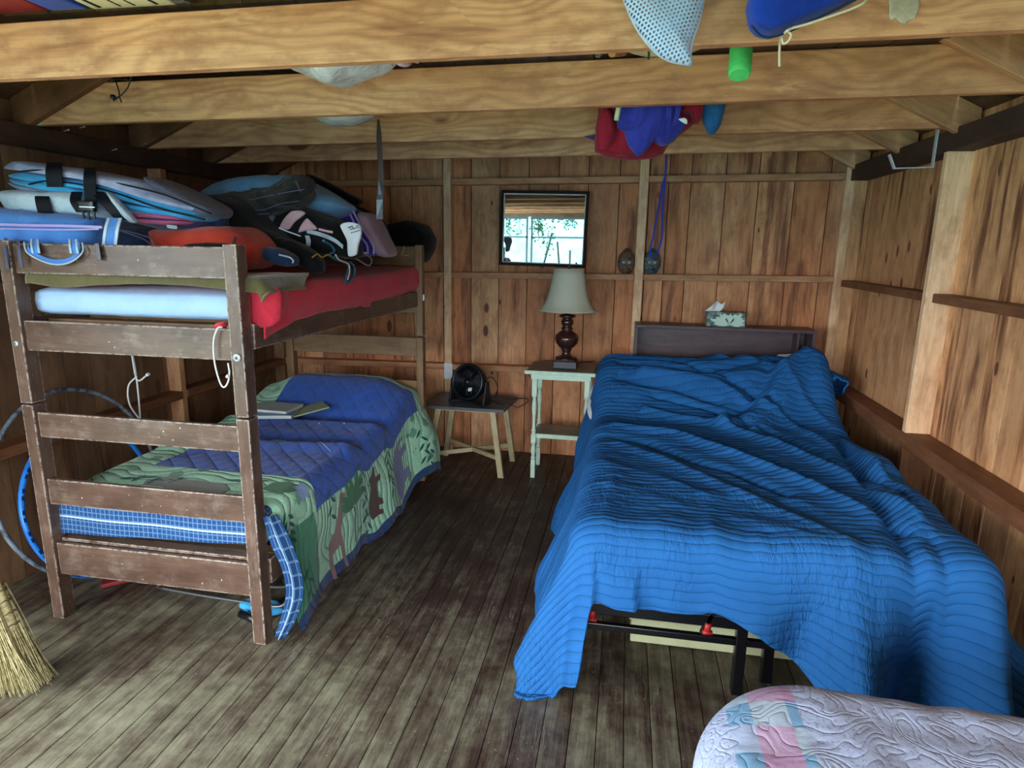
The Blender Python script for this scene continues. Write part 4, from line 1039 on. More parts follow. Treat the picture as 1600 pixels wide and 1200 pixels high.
# books on the jungle quilt
def book(pts4, z, th, cov, lab, nm='book', rot=0, cx=0, cy=0, w=.2, h=.27, tilt=0):
    t = thing(nm, lab, 'book', (cx, cy, z))
    M = Matrix.Rotation(rot, 3, 'Z') @ Matrix.Rotation(tilt, 3, 'Y')
    def hb_(x0, x1, y0, y1, z0, z1): return [Vector((cx, cy, z)) + M @ Vector(((x0, x1)[i & 1], (y0, y1)[(i >> 1) & 1], (z0, z1)[(i >> 2) & 1])) for i in range(8)]
    mb = MB(); mb.hexa(hb_(-w / 2 + .004, w / 2 - .004, -h / 2 + .004, h / 2 - .004, 0.002, th - .002)); obj('pages', mb, PAPER, t, bevel=.001)
    mb = MB(); mb.hexa(hb_(-w / 2, w / 2, -h / 2, h / 2, th - .002, th)); mb.hexa(hb_(-w / 2, w / 2, -h / 2, h / 2, 0, .002)); mb.hexa(hb_(-w / 2, -w / 2 + .003, -h / 2, h / 2, 0, th)); obj('cover', mb, cov, t)
    return t
book(None, 0.628, 0.022, COVER, 'blue-grey hardback book lying lowest on the jungle quilt', rot=0.25, cx=-2.08, cy=3.42, w=.30, h=.22)
book(None, 0.652, 0.015, PAPER, 'pale booklet lying on top of the blue-grey book', 'booklet', rot=-0.05, cx=-2.08, cy=3.47, w=.27, h=.2)
book(None, 0.640, 0.008, COVERY, 'thin green-edged magazine leaning off the books on the jungle quilt', 'magazine', rot=0.7, cx=-1.90, cy=3.52, w=.24, h=.17, tilt=-0.16)
# ================================================================== stool, fan, side table, lamp
st = thing('stool', 'low wooden stool with grey top and crossed stretchers, holding the fan', 'stool', (-1.11, 4.5, 0))
mb = MB(); mb.hexa([((-1.42, -0.80)[i & 1] + (0.03 if (i >> 1) & 1 else 0), (4.28, 4.70)[(i >> 1) & 1], (0.492, 0.515)[(i >> 2) & 1]) for i in range(8)], 0); obj('top', mb, STOOLT, st, bevel=.003)
LG = {}
for nm, (tx, ty), (bx, by) in (('a', (-1.30, 4.36), (-1.39, 4.30)), ('b', (-0.90, 4.36), (-0.82, 4.30)), ('c', (-1.26, 4.62), (-1.35, 4.70)), ('d', (-0.86, 4.62), (-0.80, 4.68))):
    mb = MB(); a = Vector((tx, ty, .492)); b = Vector((bx, by, 0)); d = (b - a).normalized(); 
    P = []
    for i in range(8):
        p = a if (i >> 2) & 1 else b
        P.append(p + Vector((((-.021, .021)[i & 1]), ((-.018, .018)[(i >> 1) & 1]), 0)))
    mb.hexa(P, 2); obj('leg', mb, STOOLL, st, bevel=.003); LG[nm] = (a, b)
def legat(n, z): a, b = LG[n]; return b.lerp(a, z / .492)
mb = MB(); mb.beam(legat('a', .135), legat('d', .135), .018, .032); obj('stretcher', mb, STOOLL, st, bevel=.002)
mb = MB(); mb.beam(legat('c', .135) + Vector((0, 0, .004)), legat('b', .135) + Vector((0, 0, .004)), .018, .032); obj('stretcher', mb, STOOLL, st, bevel=.002)
mb = MB(); mb.box(-1.33, -0.87, 4.345, 4.375, .468, .492, L=0); mb.box(-1.29, -0.83, 4.605, 4.635, .468, .492, L=0); obj('apron', mb, STOOLL, st, bevel=.002)

fan = thing('desk_fan', 'small black round desk fan on the grey topped stool', 'fan', (-1.07, 4.45, .515))
FC = Vector((-1.085, 4.43, .672)); FR = Matrix.Rotation(-0.30, 3, 'Z') @ Matrix.Rotation(PI / 2 + 0.30, 3, 'X')   # local z points out of the grille, towards the room
FR = Matrix.Rotation(-0.35, 3, 'Z') @ Matrix.Rotation(PI / 2 - 0.22, 3, 'X')
mb = MB(); mb.lathe([(.118, .045), (.132, .045), (.136, .03), (.134, -.01), (.115, -.055), (.075, -.095), (.05, -.10)], FC, 40, FR, caps=False)
mb.lathe([(.05, -.10), (0.0001, -.102)], FC, 40, FR, caps=False); mb.lathe([(.118, .045), (.116, .02), (.112, -.03)], FC, 40, FR, caps=False)
obj('housing', mb, DPLAST, fan, solid=.002)
mb = MB()
for k in range(13):
    R = .022 + .0078 * k; mb.tube([FC + FR @ Vector((R * math.cos(2 * PI * i / 36), R * math.sin(2 * PI * i / 36), .050 - .006 * (k / 12) ** 2)) for i in range(36)], .0013, 5, closed=True)
for k in range(8):
    an = 2 * PI * k / 8; mb.tube([FC + FR @ Vector((R * math.cos(an + R * 2), R * math.sin(an + R * 2), .0495 - .006 * (R / .12) ** 2)) for R in (.02, .05, .08, .12)], .0022, 6)
mb.lathe([(.022, .046), (.021, .054), (.0001, .056)], FC, 24, FR)
gr_ = obj('grille', mb, BPLAST, fan)
mb = MB(); 
b4 = [FC + FR @ Vector((x, y, .053)) for x, y in ((.025, -.045), (.058, -.035), (.058, -.06), (.028, -.068))]
mb.hexa([b4[3], b4[2], b4[0], b4[1]] + [p + FR @ Vector((0, 0, .002)) for p in (b4[3], b4[2], b4[0], b4[1])]); lb_ = obj('label_plate', mb, VWHITE, gr_); lb_['label'] = 'small pale sticker'
mb = MB()
mb.lathe([(.03, .02), (.032, -.02), (.0001, -.021)], FC, 20, FR)
for k in range(3):
    rows = []
    for i in range(9):
        R = .025 + .078 * i / 8; row = []
        for j in range(7):
            w = (j / 6 - .5) * (0.5 + 1.0 * math.sin(PI * (i + 1) / 10)); an = 2 * PI * k / 3 + w + R * 3
            row.append(FC + FR @ Vector((R * math.cos(an), R * math.sin(an), .012 * w * 2 - .005)))
        rows.append(row)
    mb.grid(rows)
obj('blades', mb, DPLAST, fan, solid=.002)
mb = MB(); AX = (FR @ Vector((1, 0, 0))).normalized(); AX.z = 0; AX.normalize(); FW = Vector((AX.y, -AX.x, 0))
for sd in (-1, 1):
    q = FC + AX * sd * .148; pts = [Vector((q.x, q.y, .53)), Vector((q.x, q.y, .60)), q + Vector((0, 0, .03))]
    mb.ribbon([Vector((q.x, q.y, .53)) - FW * .0, Vector((q.x, q.y, .61)), q + Vector((0, 0, .02))], FW, [.11, .07, .045], .012)
bp = [(x, y) for x, y in ((-.15, .05), (-.155, -.06), (-.06, -.035), (.06, -.035), (.155, -.06), (.15, .05), (.06, .07), (-.06, .07))]
mb.pad([Vector((FC.x, FC.y, .525)) + AX * x - FW * y * 1.0 + Vector((0, 0, 0)) for x, y in bp], (0, 0, 1), .010, pw=5, smooth=False)
obj('stand', mb, DPLAST, fan, bevel=.002)
mb = MB(); q = Vector((-.93, 4.5, .56)); mb.tube(spline([FC + FR @ Vector((.05, 0, -.09)), (-.945, 4.52, .70), (-.90, 4.54, .62), (-.92, 4.56, .535), (-.86, 4.57, .522), (-.75, 4.62, .522), (-.70, 4.66, .515), (-.68, 4.60, .505), (-.74, 4.52, .48), (-.78, 4.42, .519), (-.86, 4.43, .521), (-.93, 4.50, .524), (-.96, 4.62, .50), (-1.1, 4.75, .5), (-1.18, 4.81, .60)], 8), .0035, 7)
obj('power_cord', mb, BPLAST, fan)
mb = MB(); mb.box(-1.395, -1.325, 4.818, 4.829, .60, .73); op = thing('wall_outlet', 'white wall outlet on the stud behind the black fan', 'outlet', (-1.36, 4.82, .6))
obj('plate', mb, WHITE, op, bevel=.002)
mb = MB(); mb.box(-1.372, -1.348, 4.814, 4.818, .675, .70); mb.box(-1.372, -1.348, 4.814, 4.818, .63, .655); obj('socket', mb, WHITE, op, bevel=.002)

tb = thing('side_table', 'mint painted side table with turned legs beside the double bed', 'table', (-0.39, 4.5, 0))
mb = MB(); mb.pad([(-.655, 4.32, .799), (-.175, 4.32, .799), (-.175, 4.66, .799), (-.22, 4.71, .799), (-.60, 4.71, .799), (-.655, 4.66, .799)], (0, 0, 1), .007, pw=9, smooth=False, rings=6); 
tt = obj('table_top', mb, TGREY, tb)
mb = MB(); mb.box(-.665, -.168, 4.305, 4.32, .778, .804, L=0); mb.box(-.65, -.18, 4.32, 4.69, .776, .7915, L=0); obj('edge_moulding', mb, MINT, tt, bevel=.004)
mb = MB(); mb.box(-.62, -.20, 4.335, 4.35, .738, .777, L=0); mb.box(-.62, -.20, 4.66, 4.675, .738, .777, L=0); mb.box(-.62, -.605, 4.35, 4.66, .738, .777, L=1); mb.box(-.215, -.20, 4.35, 4.66, .738, .777, L=1); obj('apron', mb, MINT, tb, bevel=.002)
for x in (-.595, -.225):
    for y in (4.36, 4.645):
        mb = MB(); h = .018
        mb.box(x - h, x + h, y - h, y + h, .62, .776, L=2); mb.box(x - h, x + h, y - h, y + h, .27, .33, L=2); mb.box(x - .016, x + .016, y - .016, y + .016, 0, .14, L=2)
        mb.lathe([(.016, .62), (.020, .61), (.013, .60), (.012, .59), (.017, .55), (.018, .52), (.013, .47), (.011, .42), (.012, .37), (.019, .355), (.013, .345), (.017, .33)], (x, y, 0), 18)
        mb.lathe([(.017, .27), (.021, .26), (.012, .25), (.019, .215), (.020, .20), (.012, .165), (.020, .15), (.014, .14)], (x, y, 0), 18)
        obj('leg', mb, MINT, tb, bevel=.002)
mb = MB(); mb.box(-.60, -.22, 4.37, 4.64, .318, .330, L=0); sh = obj('shelf', mb, TGREY, tb, bevel=.002)
mb = MB(); mb.box(-.605, -.215, 4.355, 4.37, .302, .333, L=0); obj('edge_strip', mb, MINT, sh, bevel=.002)

lp = thing('table_lamp', 'turned dark wood table lamp with pale bell shade on the side table', 'lamp', (-.392, 4.5, .806))
LC = (-.392, 4.50, 0)
mb = MB(); z = .807; mb.hexa([(LC[0] + (-.085, .085)[i & 1] * (.93 if (i >> 2) & 1 else 1), LC[1] + (-.085, .085)[(i >> 1) & 1] * (.93 if (i >> 2) & 1 else 1), (z, z + .05)[(i >> 2) & 1]) for i in range(8)]); mb.box(LC[0] - .07, LC[0] + .07, LC[1] - .07, LC[1] + .07, z + .05, z + .06)
obj('foot', mb, LAMPM, lp, bevel=.004)
pr = [(.078, .867), (.082, .872), (.074, .880), (.045, .884), (.036, .895), (.030, .91), (.033, .925), (.040, .932), (.034, .94), (.055, .955), (.078, .98), (.086, 1.01), (.082, 1.035), (.062, 1.055), (.040, 1.068), (.034, 1.078), (.046, 1.085), (.036, 1.094), (.032, 1.102), (.042, 1.118), (.046, 1.135), (.038, 1.15), (.030, 1.158), (.055, 1.168), (.062, 1.175), (.050, 1.184), (.022, 1.19), (.014, 1.198)]
mb = MB(); mb.lathe(pr, LC, 40); obj('turned_base', mb, LAMPW, lp)
mb = MB(); mb.lathe([(.014, 1.198), (.016, 1.215), (.018, 1.25), (.014, 1.27)], LC, 20); obj('socket', mb, BRASS, lp)
mb = MB(); mb.tube([(LC[0], LC[1], 1.27), (LC[0], LC[1], 1.53)], .003, 8); mb.tube([(LC[0] - .1, LC[1], 1.5), (LC[0] + .1, LC[1], 1.5)], .002, 6); mb.lathe([(.004, 1.505), (.011, 1.512), (.012, 1.522), (.005, 1.532), (.0001, 1.54)], LC, 14); obj('finial', mb, BRASS, lp)
mb = MB(); R = [(.208, 1.214), (.196, 1.222), (.170, 1.25), (.149, 1.295), (.133, 1.35), (.121, 1.41), (.112, 1.46), (.107, 1.503)]
mb.lathe(R, LC, 48, caps=False, wave=lambda t, z: 1 + .03 * (abs(math.sin(t * 4)) - .6) * (1 if z < 1.35 else .5)); shd = obj('lamp_shade', mb, SHADE, lp, solid=.002)
mb = MB(); mb.tube([(LC[0] + .107 * math.cos(t * .131), LC[1] + .107 * math.sin(t * .131), 1.503) for t in range(48)], .003, 6, closed=True); obj('trim_ring', mb, SHADE, shd)
mb = MB(); mb.tube(spline([(-.39, 4.585, .83), (-.33, 4.64, .816), (-.2, 4.74, .815), (-.3, 4.76, .80), (-.5, 4.75, .80), (-.58, 4.74, .80), (-.66, 4.74, .76), (-.69, 4.72, .70), (-.665, 4.73, .66), (-.60, 4.75, .67), (-.55, 4.78, .72)], 8), .0032, 7); obj('power_cord', mb, BPLAST, lp)

# tissue box on the headboard
tx = thing('tissue_box', 'tissue box printed with a pale lotus flower on the headboard', 'box', (.70, 4.69, 1.12))
mb = MB(); mb.box(.58, .84, 4.64, 4.76, 1.1205, 1.222, L=0); obj('carton', mb, TISSD, tx, bevel=.003)
mb = MB()
for k in range(11):
    an = PI * k / 10; L = .13 + .02 * math.sin(k * 2.3); c0 = Vector((.735, 4.6385, 1.137)); d = Vector((math.cos(an), 0, math.sin(an) * .75)); n_ = Vector((-d.z, 0, d.x)).normalized()
    w = .03
    y = -.0005 * (k % 3)
    pts = [c0, c0 + d * L * .4 + n_ * w, c0 + d * L, c0 + d * L * .4 - n_ * w]
    pts = [Vector((min(.838, max(.60, p.x)), 4.6388 + y, min(1.215, max(1.124, p.z)))) for p in pts]
    mb.face([len(mb.v) + i for i in range(4)], [(0, 0)] * 4); mb.v.extend([tuple(p) for p in pts])
obj('printed_flower', mb, PETAL, tx, solid=.0006)
mb = MB(); rows = []
for i in range(12):
    t = i / 11; row = []
    for j in range(10):
        w = j / 9 - .5
        row.append(Vector((.64 + .07 * t - .02 + w * (.10 - .02 * t) - .03 * t * t, 4.70 + .03 * math.sin(w * 7 + t * 2) * t, 1.222 + .065 * t + .012 * math.sin(w * 9 + t * 3) * t)))
    rows.append(row)
mb.grid(rows); obj('tissue', mb, TISSUE, tx, solid=.001)

# mirror
mr = thing('wall_mirror', 'rectangular mirror in a thin dark frame on the back wall', 'mirror', (-.62, 4.86, 1.5))
mc = [Vector((-.947, 4.80, 1.514)), Vector((-.288, 4.80, 1.497)), Vector((-.297, 4.80, 2.055)), Vector((-.945, 4.80, 2.062))]
mc = [Vector((-.949, 0, 1.513)), Vector((-.300, 0, 1.503)), Vector((-.292, 0, 2.048)), Vector((-.941, 0, 2.056))]
def inset(q, d):
    c = sum(q, Vector()) / 4; return [p + Vector((math.copysign(d, c.x - p.x), 0, math.copysign(d, c.z - p.z))) for p in q]
def ring(q, d, y0, y1, mat, nm, par, bv=.003):
    i_ = inset(q, d)
    mb = MB()
    for k in range(4):
        a, b, c, e = q[k], q[(k + 1) % 4], i_[k], i_[(k + 1) % 4]
        P = [Vector((p.x, y, p.z)) for p, y in ((a, y0), (b, y0), (a, y1), (b, y1), (c, y0), (e, y0), (c, y1), (e, y1))]
        mb.hexa(P, 0)
    return obj(nm, mb, mat, par, bevel=bv), i_
fo, i1 = ring(mc, .020, 4.795, 4.828, FRAMEB, 'frame', mr)
_, i2 = ring(i1, .007, 4.803, 4.825, GOLD, 'fillet', fo, .001)
mb = MB(); mb.v = [(p.x, 4.812, p.z) for p in i2] + [(p.x, 4.822, p.z) for p in i2]
mb.face([0, 1, 2, 3], [(0, 0)] * 4); mb.face([7, 6, 5, 4], [(0, 0)] * 4)
for k in range(4): mb.face([k, k + 4, (k + 1) % 4 + 4, (k + 1) % 4], [(0, 0)] * 4)
obj('mirror_glass', mb, MIRROR, mr)
mb = MB(); mb.box(-.75, -.50, 4.822, 4.92, 2.0, 2.02); obj('hanger', mb, FRAMEB, mr)

# carved wooden heads on the rail
def carved(cx, z0, top, green, lab):
    t = thing('carved_head', lab, 'carving', (cx, 4.868, z0), 'carved heads on the wall rail')
    prof = [(.0001, .0), (.034, .004), (.046, .02), (.060, .048), (.066, .08), (.062, .108), (.050, .138), (.030, .165), (.014, .182), (.0001, .188)]
    mb = MB(); mb.lathe(prof, (cx, 4.868, z0), 24, wave=lambda a, z: (1 + .05 * math.sin(a * 7) * (z > .1)) * (.82 if abs(math.sin(a)) > .5 else 1), caps=False); obj('head', mb, top, t)
    mb = MB(); mb.pad([(cx + .05 * math.cos(k), 4.824, z0 + .085 + .017 * math.sin(k)) for k in np.linspace(0, 2 * PI, 14)[:-1]], (0, -1, 0), .008, pw=3, rings=5); obj('face_band', mb, green, t)
    for s in (-1, 1):
        mb = MB(); mb.lathe([(.0085, 0), (.0085, .003), (.0001, .0035)], (cx + s * .019, 4.815, z0 + .083), 14, Matrix.Rotation(PI / 2, 3, 'X')); e = obj('eye', mb, EYEW, t)
        mb = MB(); mb.lathe([(.0038, .003), (.0038, .005), (.0001, .0052)], (cx + s * .019, 4.815, z0 + .083), 10, Matrix.Rotation(PI / 2, 3, 'X')); obj('pupil', mb, INK, e)
    mb = MB(); mb.pad([(cx - .012, 4.826, z0 + .05), (cx + .012, 4.826, z0 + .05), (cx, 4.826, z0 + .075)], (0, -1, 0), .012, rings=5); obj('nose', mb, top, t)
    mb = MB(); mb.tube([(cx - .02, 4.828, z0 + .034), (cx, 4.820, z0 + .030), (cx + .02, 4.828, z0 + .034)], .0035, 6); obj('mouth', mb, MASKW if green is not MASKW else FRAMEB, t)
    return t
carved(.0, 1.466, MASKW, MASKG, 'brown carved wooden head on the rail left of the stud')
carved(.185, 1.469, MASKG, MASKW, 'greenish carved wooden head on the rail right of the stud, hung with blue ribbon')
mb = MB()
pts = [(.235, 4.80, 2.34), (.238, 4.80, 2.16), (.235, 4.80, 1.95), (.240, 4.79, 1.75), (.228, 4.785, 1.655), (.205, 4.785, 1.60)]
mb.ribbon(spline(pts, 5), (1, .2, 0), .013, .0015)
pts = [(.232, 4.803, 2.14), (.205, 4.79, 1.95), (.180, 4.785, 1.74), (.165, 4.783, 1.64), (.172, 4.785, 1.585)]
mb.ribbon(spline(pts, 5), (1, -.1, 0), .012, .0015)
pts = [(.205, 4.785, 1.60), (.188, 4.786, 1.575), (.172, 4.785, 1.585)]
mb.ribbon(spline(pts, 4), (.6, 0, .8), .01, .0015)
tag(obj('hanging_ribbon', mb, RIBB), 'long blue ribbon looped over the right carved head on the back wall', 'ribbon')

# steel hook at the right plate
mb = MB(); mb.beam((1.463, 3.6, 2.25), (1.463, 3.6, 2.062), .028, .006, up=(1, 0, 0)); mb.beam((1.466, 3.6, 2.065), (1.295, 3.62, 2.062), .028, .006); mb.beam((1.298, 3.62, 2.062), (1.268, 3.625, 2.13), .028, .006, up=(1, 0, 0))
tag(obj('steel_hook', mb, CHROME, bevel=.0015), 'bright steel strap hook hanging from the right wall plate', 'hook')
# nails in the left plate
for k, (px, py) in enumerate(((57, 196), (100, 205), (222, 226), (345, 248), (175, 235), (125, 200))):
    p = atX(px, py, -2.77); mb = MB(); mb.tube([p, p + Vector((.035, -.01, .004))], .0022, 6); mb.tube([p + Vector((.035, -.01, .004)), p + Vector((.037, -.0105, .0043))], .005, 8)
    tag(obj('nail', mb, CHROME), 'bare nail sticking out of the dark plate on the left wall', 'nail', 'nails in the left wall plate')
# silver strap hanging behind the third joist
mb = MB(); mb.ribbon([(-1.30, 3.31, 2.28), (-1.298, 3.31, 2.20), (-1.295, 3.312, 2.0), (-1.300, 3.30, 1.88), (-1.303, 3.30, 1.78)], [(1, .9, 0), (1, 1.2, 0), (1, .8, 0), (1, .2, 0), (1, 0, 0)], [.012, .03, .03, .034, .034], .003)
tag(obj('metal_strap', mb, STEELD), 'narrow grey metal strip hanging down above the top bunk', 'strip')

# hoops against the left wall
def hoop(cy, r, xb, xt, rad, mat, lab, marks=False):
    pts = []
    for k in range(72):
        an = 2 * PI * k / 72; h = (1 - math.cos(an)) / 2
        x = xb + (xt - xb) * h; z = rad + .003 + 2 * r * h * math.sqrt(1 - ((xt - xb) / (2 * r)) ** 2)
        pts.append(Vector((x, cy + r * math.sin(an), z)))
    mb = MB(); mb.tube(pts, rad, 10, closed=True)
    if marks:
        for k in range(44, 66):
            if k % 3 == 2: continue
            a, b = pts[k], pts[(k + 1) % 72]; d = (b - a); mb.beam(a + d * .15 + Vector((.0118, -.004, 0)), a + d * .75 + Vector((.0118, -.004, 0)), .009, .002, up=(1, -.3, 0), m=1)
    o = obj('hula_hoop', mb, mat); tag(o, lab, 'hoop'); return o, pts
h1, _ = hoop(2.60, .465, -2.52, -2.74, .0105, HOOPG, 'grey tape-worn hula hoop leaning on the left wall behind the bunk')
h2, hp = hoop(2.58, .375, -2.475, -2.66, .0125, [HOOPB, HOOPI], 'bright blue hula hoop leaning behind the bunk bed', marks=True)

# broom
br = thing('broom', 'straw broom standing on the floor at the lower left corner', 'broom', (-2.17, 1.72, 0))
BC = Vector((-2.185, 1.72, 0)); rr = random.Random(3)
mb = MB()
for k in range(520):
    u_ = rr.uniform(-1, 1); w_ = rr.uniform(-1, 1)
    top_ = BC + Vector((-.03 + .05 * u_, .035 * w_, .42)); mid = BC + Vector((.0 + .085 * u_, .045 * w_, .22 + rr.uniform(-.02, .02)))
    bot = BC + Vector((.025 + .13 * u_ + rr.uniform(-.015, .02), .05 * w_ + rr.uniform(-.02, .02), max(.004, .01 + .035 * abs(u_) ** 2 + rr.uniform(-.01, .03))))
    mb.tube(spline([top_, mid, bot], 4), [.0022, .0022, .0022, .002, .002, .0018, .0016, .0013, .0008], 4, caps=False)
mb.lathe([(.0001, .12), (.06, .13), (.078, .2), (.07, .28), (.052, .36), (.035, .44), (.028, .5), (.018, .53)], BC + Vector((-.01, 0, 0)), 20, Matrix.Diagonal((1.15, .55, 1)), caps=False)
obj('bristles', mb, STRAW, br)
for z, w in ((.40, .052), (.36, .060), (.315, .072), (.27, .080)):
    mb = MB(); mb.tube([BC + Vector((-.012 + w * 1.06 * math.cos(t * .262), w * .62 * math.sin(t * .262), z + .006 * math.sin(t * 2) + .012 * math.cos(t * .262))) for t in range(24)], .0022, 5, closed=True); obj('stitching', mb, STRAWD, br)
mb = MB(); mb.tube([BC + Vector((-.02, 0, .45)), Vector((-2.855, 1.62, 1.30))], .0125, 12); obj('handle', mb, STOOLL, br)

# things under the bunk
mb = MB(); mb.beam((-2.42, 2.40, .02), (-2.02, 2.78, .025), .05, .022); mb.beam((-2.06, 2.70, .03), (-2.0, 2.84, .03), .09, .02)
tag(obj('red_paddle', mb, KRED, bevel=.006), 'faded red flat stick on the floor under the bunk', 'stick')
mb = MB()
pts = spline([(-2.12, 2.42, .03), (-2.16, 2.50, .045), (-2.08, 2.56, .055), (-1.85, 2.53, .04), (-1.6, 2.50, .05), (-1.45, 2.48, .08)], 6); mb.tube(pts, .008, 8)
pts = spline([(-2.12, 2.42, .03), (-1.9, 2.40, .03), (-1.65, 2.38, .035), (-1.45, 2.36, .05), (-1.45, 2.42, .10), (-1.5, 2.48, .11)], 6); mb.tube(pts, .008, 8)
tag(obj('beach_chair_frame', mb, STEELD), 'folded grey tube frame lying under the bunk', 'frame')
mb = MB(); mb.pad([(-1.66, 2.36, .025), (-1.5, 2.32, .025), (-1.44, 2.36, .025), (-1.5, 2.42, .025), (-1.64, 2.42, .025)], (0, 0, 1), .018, pw=3, nz=.004); tag(obj('blue_mat', mb, VBLUE), 'bright blue rolled fabric on the floor by the front bunk post', 'fabric')
mb = MB(); mb.tube([(-1.62, 2.31, .022), (-1.50, 2.27, .022)], .018, 12); tag(obj('black_grip', mb, BPLAST), 'black rubber grip on the floor by the front bunk post', 'grip')

# cords on the bunk
mb = MB(); mb.tube(spline([(-1.49, 2.158, 1.335), (-1.505, 2.150, 1.33), (-1.525, 2.148, 1.28), (-1.528, 2.148, 1.20), (-1.515, 2.148, 1.13), (-1.498, 2.145, 1.105), (-1.480, 2.146, 1.12), (-1.468, 2.146, 1.16), (-1.472, 2.148, 1.20)], 6), .0035, 8)
mb.tube([(-1.478, 2.142, 1.145), (-1.470, 2.142, 1.155)], .006, 8)
tag(obj('cord_loop', mb, CORDW), 'white cord loop hanging on the foot rail by the right bunk post', 'cord')
mb = MB(); mb.tube(spline([(-2.30, 2.6, 1.29), (-2.28, 2.6, 1.15), (-2.27, 2.6, 1.0), (-2.272, 2.6, .86), (-2.275, 2.6, .80)], 6), .004, 8)
mb.tube(spline([(-2.285, 2.595, 1.29), (-2.275, 2.595, 1.1), (-2.262, 2.595, 1.0), (-2.20, 2.59, 1.03)], 6), .004, 8); mb.tube(spline([(-2.262, 2.595, 1.02), (-2.31, 2.59, .97), (-2.315, 2.59, .88), (-2.275, 2.6, .80)], 6), .004, 8)
mb.tube([(-2.205, 2.59, 1.028), (-2.193, 2.59, 1.035)], .008, 8)
tag(obj('cord_knot', mb, CORDW), 'knotted white cord dangling from under the top bunk', 'cord')
# ================================================================== gear piled on the top bunk
def pxs(L, Y): return [atY(x, y, Y) for x, y in L]
def pad_at(name, L, Y, T, mat, parent=None, pw=2.6, nz=0.006, nsc=9, seed=0, rings=10, N_=72, smooth=True, nrm=(0, 1, 0), **kw):
    mb = MB(); mb.pad(pxs(L, Y), nrm, T, pw=pw, nz=nz, nsc=nsc, seed=seed, rings=rings, N_=N_, smooth=smooth)
    return obj(name, mb, mat, parent, **kw)
def strap_px(name, L, Y, w, mat, parent=None, wd=(1, 0, 0), th=.003, n=5):
    mb = MB(); pts = [atY(x, y, (Y[k] if isinstance(Y, list) else Y)) for k, (x, y) in enumerate(L)]
    mb.ribbon(spline(pts, n), wd, w, th); return obj(name, mb, mat, parent)
def tube_px(name, L, Y, r, mat, parent=None, n=6, X=None, closed=False):
    mb = MB(); pts = [atX(x, y, X) if X is not None else atY(x, y, (Y[k] if isinstance(Y, list) else Y)) for k, (x, y) in enumerate(L)]
    mb.tube(spline(pts, n, closed), r, 7, closed=closed); return obj(name, mb, mat, parent)

# light blue bag with handles
t = thing('tote_bag', 'bright blue canvas tote with white zip lines and a handle hanging over the bunk rail', 'bag', tuple(atY(80, 400, 2.4))[:2] + (1.51,))
pad_at('body', [(-30, 326), (60, 330), (130, 336), (170, 340), (186, 346), (184, 375), (182, 400), (176, 424), (60, 418), (-30, 412)], 2.40, .175, LBLUE, t, pw=4.5, nz=.006)
for k, (L, w) in enumerate((([(-20, 350), (40, 352), (100, 353), (160, 355)], .010), ([(-20, 357), (40, 358), (100, 359), (155, 358)], .006))):
    strap_px('zip_tape', L, 2.212, w, LILST, t, wd=(0, 0, 1), th=.006)
b_ = strap_px('side_trim', [(180, 341), (175, 360), (172, 385)], [2.24, 2.205, 2.20], .052, LBLUE, t, th=.004)
for dx in (-.026, .026):
    mb = MB(); pts = [atY(x, y, yy) + Vector((dx, -.003, 0)) for x, y, yy in ((180, 341, 2.24), (175, 360, 2.205), (172, 385, 2.20))]; mb.ribbon(spline(pts, 5), (1, 0, 0), .013, .004); obj('white_edge', mb, VWHITE, b_)
h_ = strap_px('handle', [(45, 378), (44, 388), (52, 397), (75, 407), (95, 409), (112, 404), (124, 393), (122, 378)], [2.16, 2.150, 2.147, 2.146, 2.146, 2.147, 2.150, 2.16], .018, LBLUE, t, wd=(0, .5, 1), n=7)
mb = MB(); mb.tube(spline([atY(x, y, yy) for x, y, yy in ((38, 378, 2.16), (41, 392, 2.146), (52, 401, 2.142), (75, 411, 2.141), (97, 413, 2.141), (115, 407, 2.142), (129, 394, 2.146), (129, 379, 2.16))], 7), .0035, 6); obj('white_edge', mb, VWHITE, h_)
for x in (55, 115):
    mb = MB(); mb.ribbon(spline([atY(x, 374, 2.18), atY(x, 385, 2.153), atY(x + 2, 396, 2.150)], 4), (1, 0, 0), .035, .003); o = obj('strap_end', mb, LBLUE, t)
    mb = MB()
    for d in (-.015, .015): mb.ribbon(spline([atY(x, 374, 2.18) + Vector((d, -.003, 0)), atY(x, 385, 2.150) + Vector((d, -.001, 0)), atY(x + 2, 396, 2.147) + Vector((d, -.001, 0))], 4), (1, 0, 0), .009, .003)
    obj('white_edge', mb, VWHITE, o)
mb = MB(); mb.ribbon(spline([atY(9, 372, 2.20), atY(8, 388, 2.140), atY(12, 420, 2.14)], 5), (1, 0, 0), .014, .003); mb.ribbon(spline([atY(28, 374, 2.20), atY(30, 392, 2.140), atY(34, 418, 2.14)], 5), (1, 0, 0), .016, .003); obj('hanging_strap', mb, VGREY, t)

# navy bag
t = thing('duffel_bag', 'navy blue canvas bag lying flat between the blue tote and the orange bag', 'bag', tuple(atY(220, 400, 2.5))[:2] + (1.51,))
pad_at('body', [(178, 347), (205, 347), (240, 358), (262, 376), (270, 400), (265, 424), (180, 424), (172, 385)], 2.50, .16, NAVY, t, nz=.008)
tube_px('drawstring', [(186, 360), (205, 366), (225, 374), (236, 382)], 2.335, .003, VGREY, t); tube_px('drawstring', [(184, 358), (210, 364), (235, 372), (244, 382)], 2.332, .003, VGREY, t)

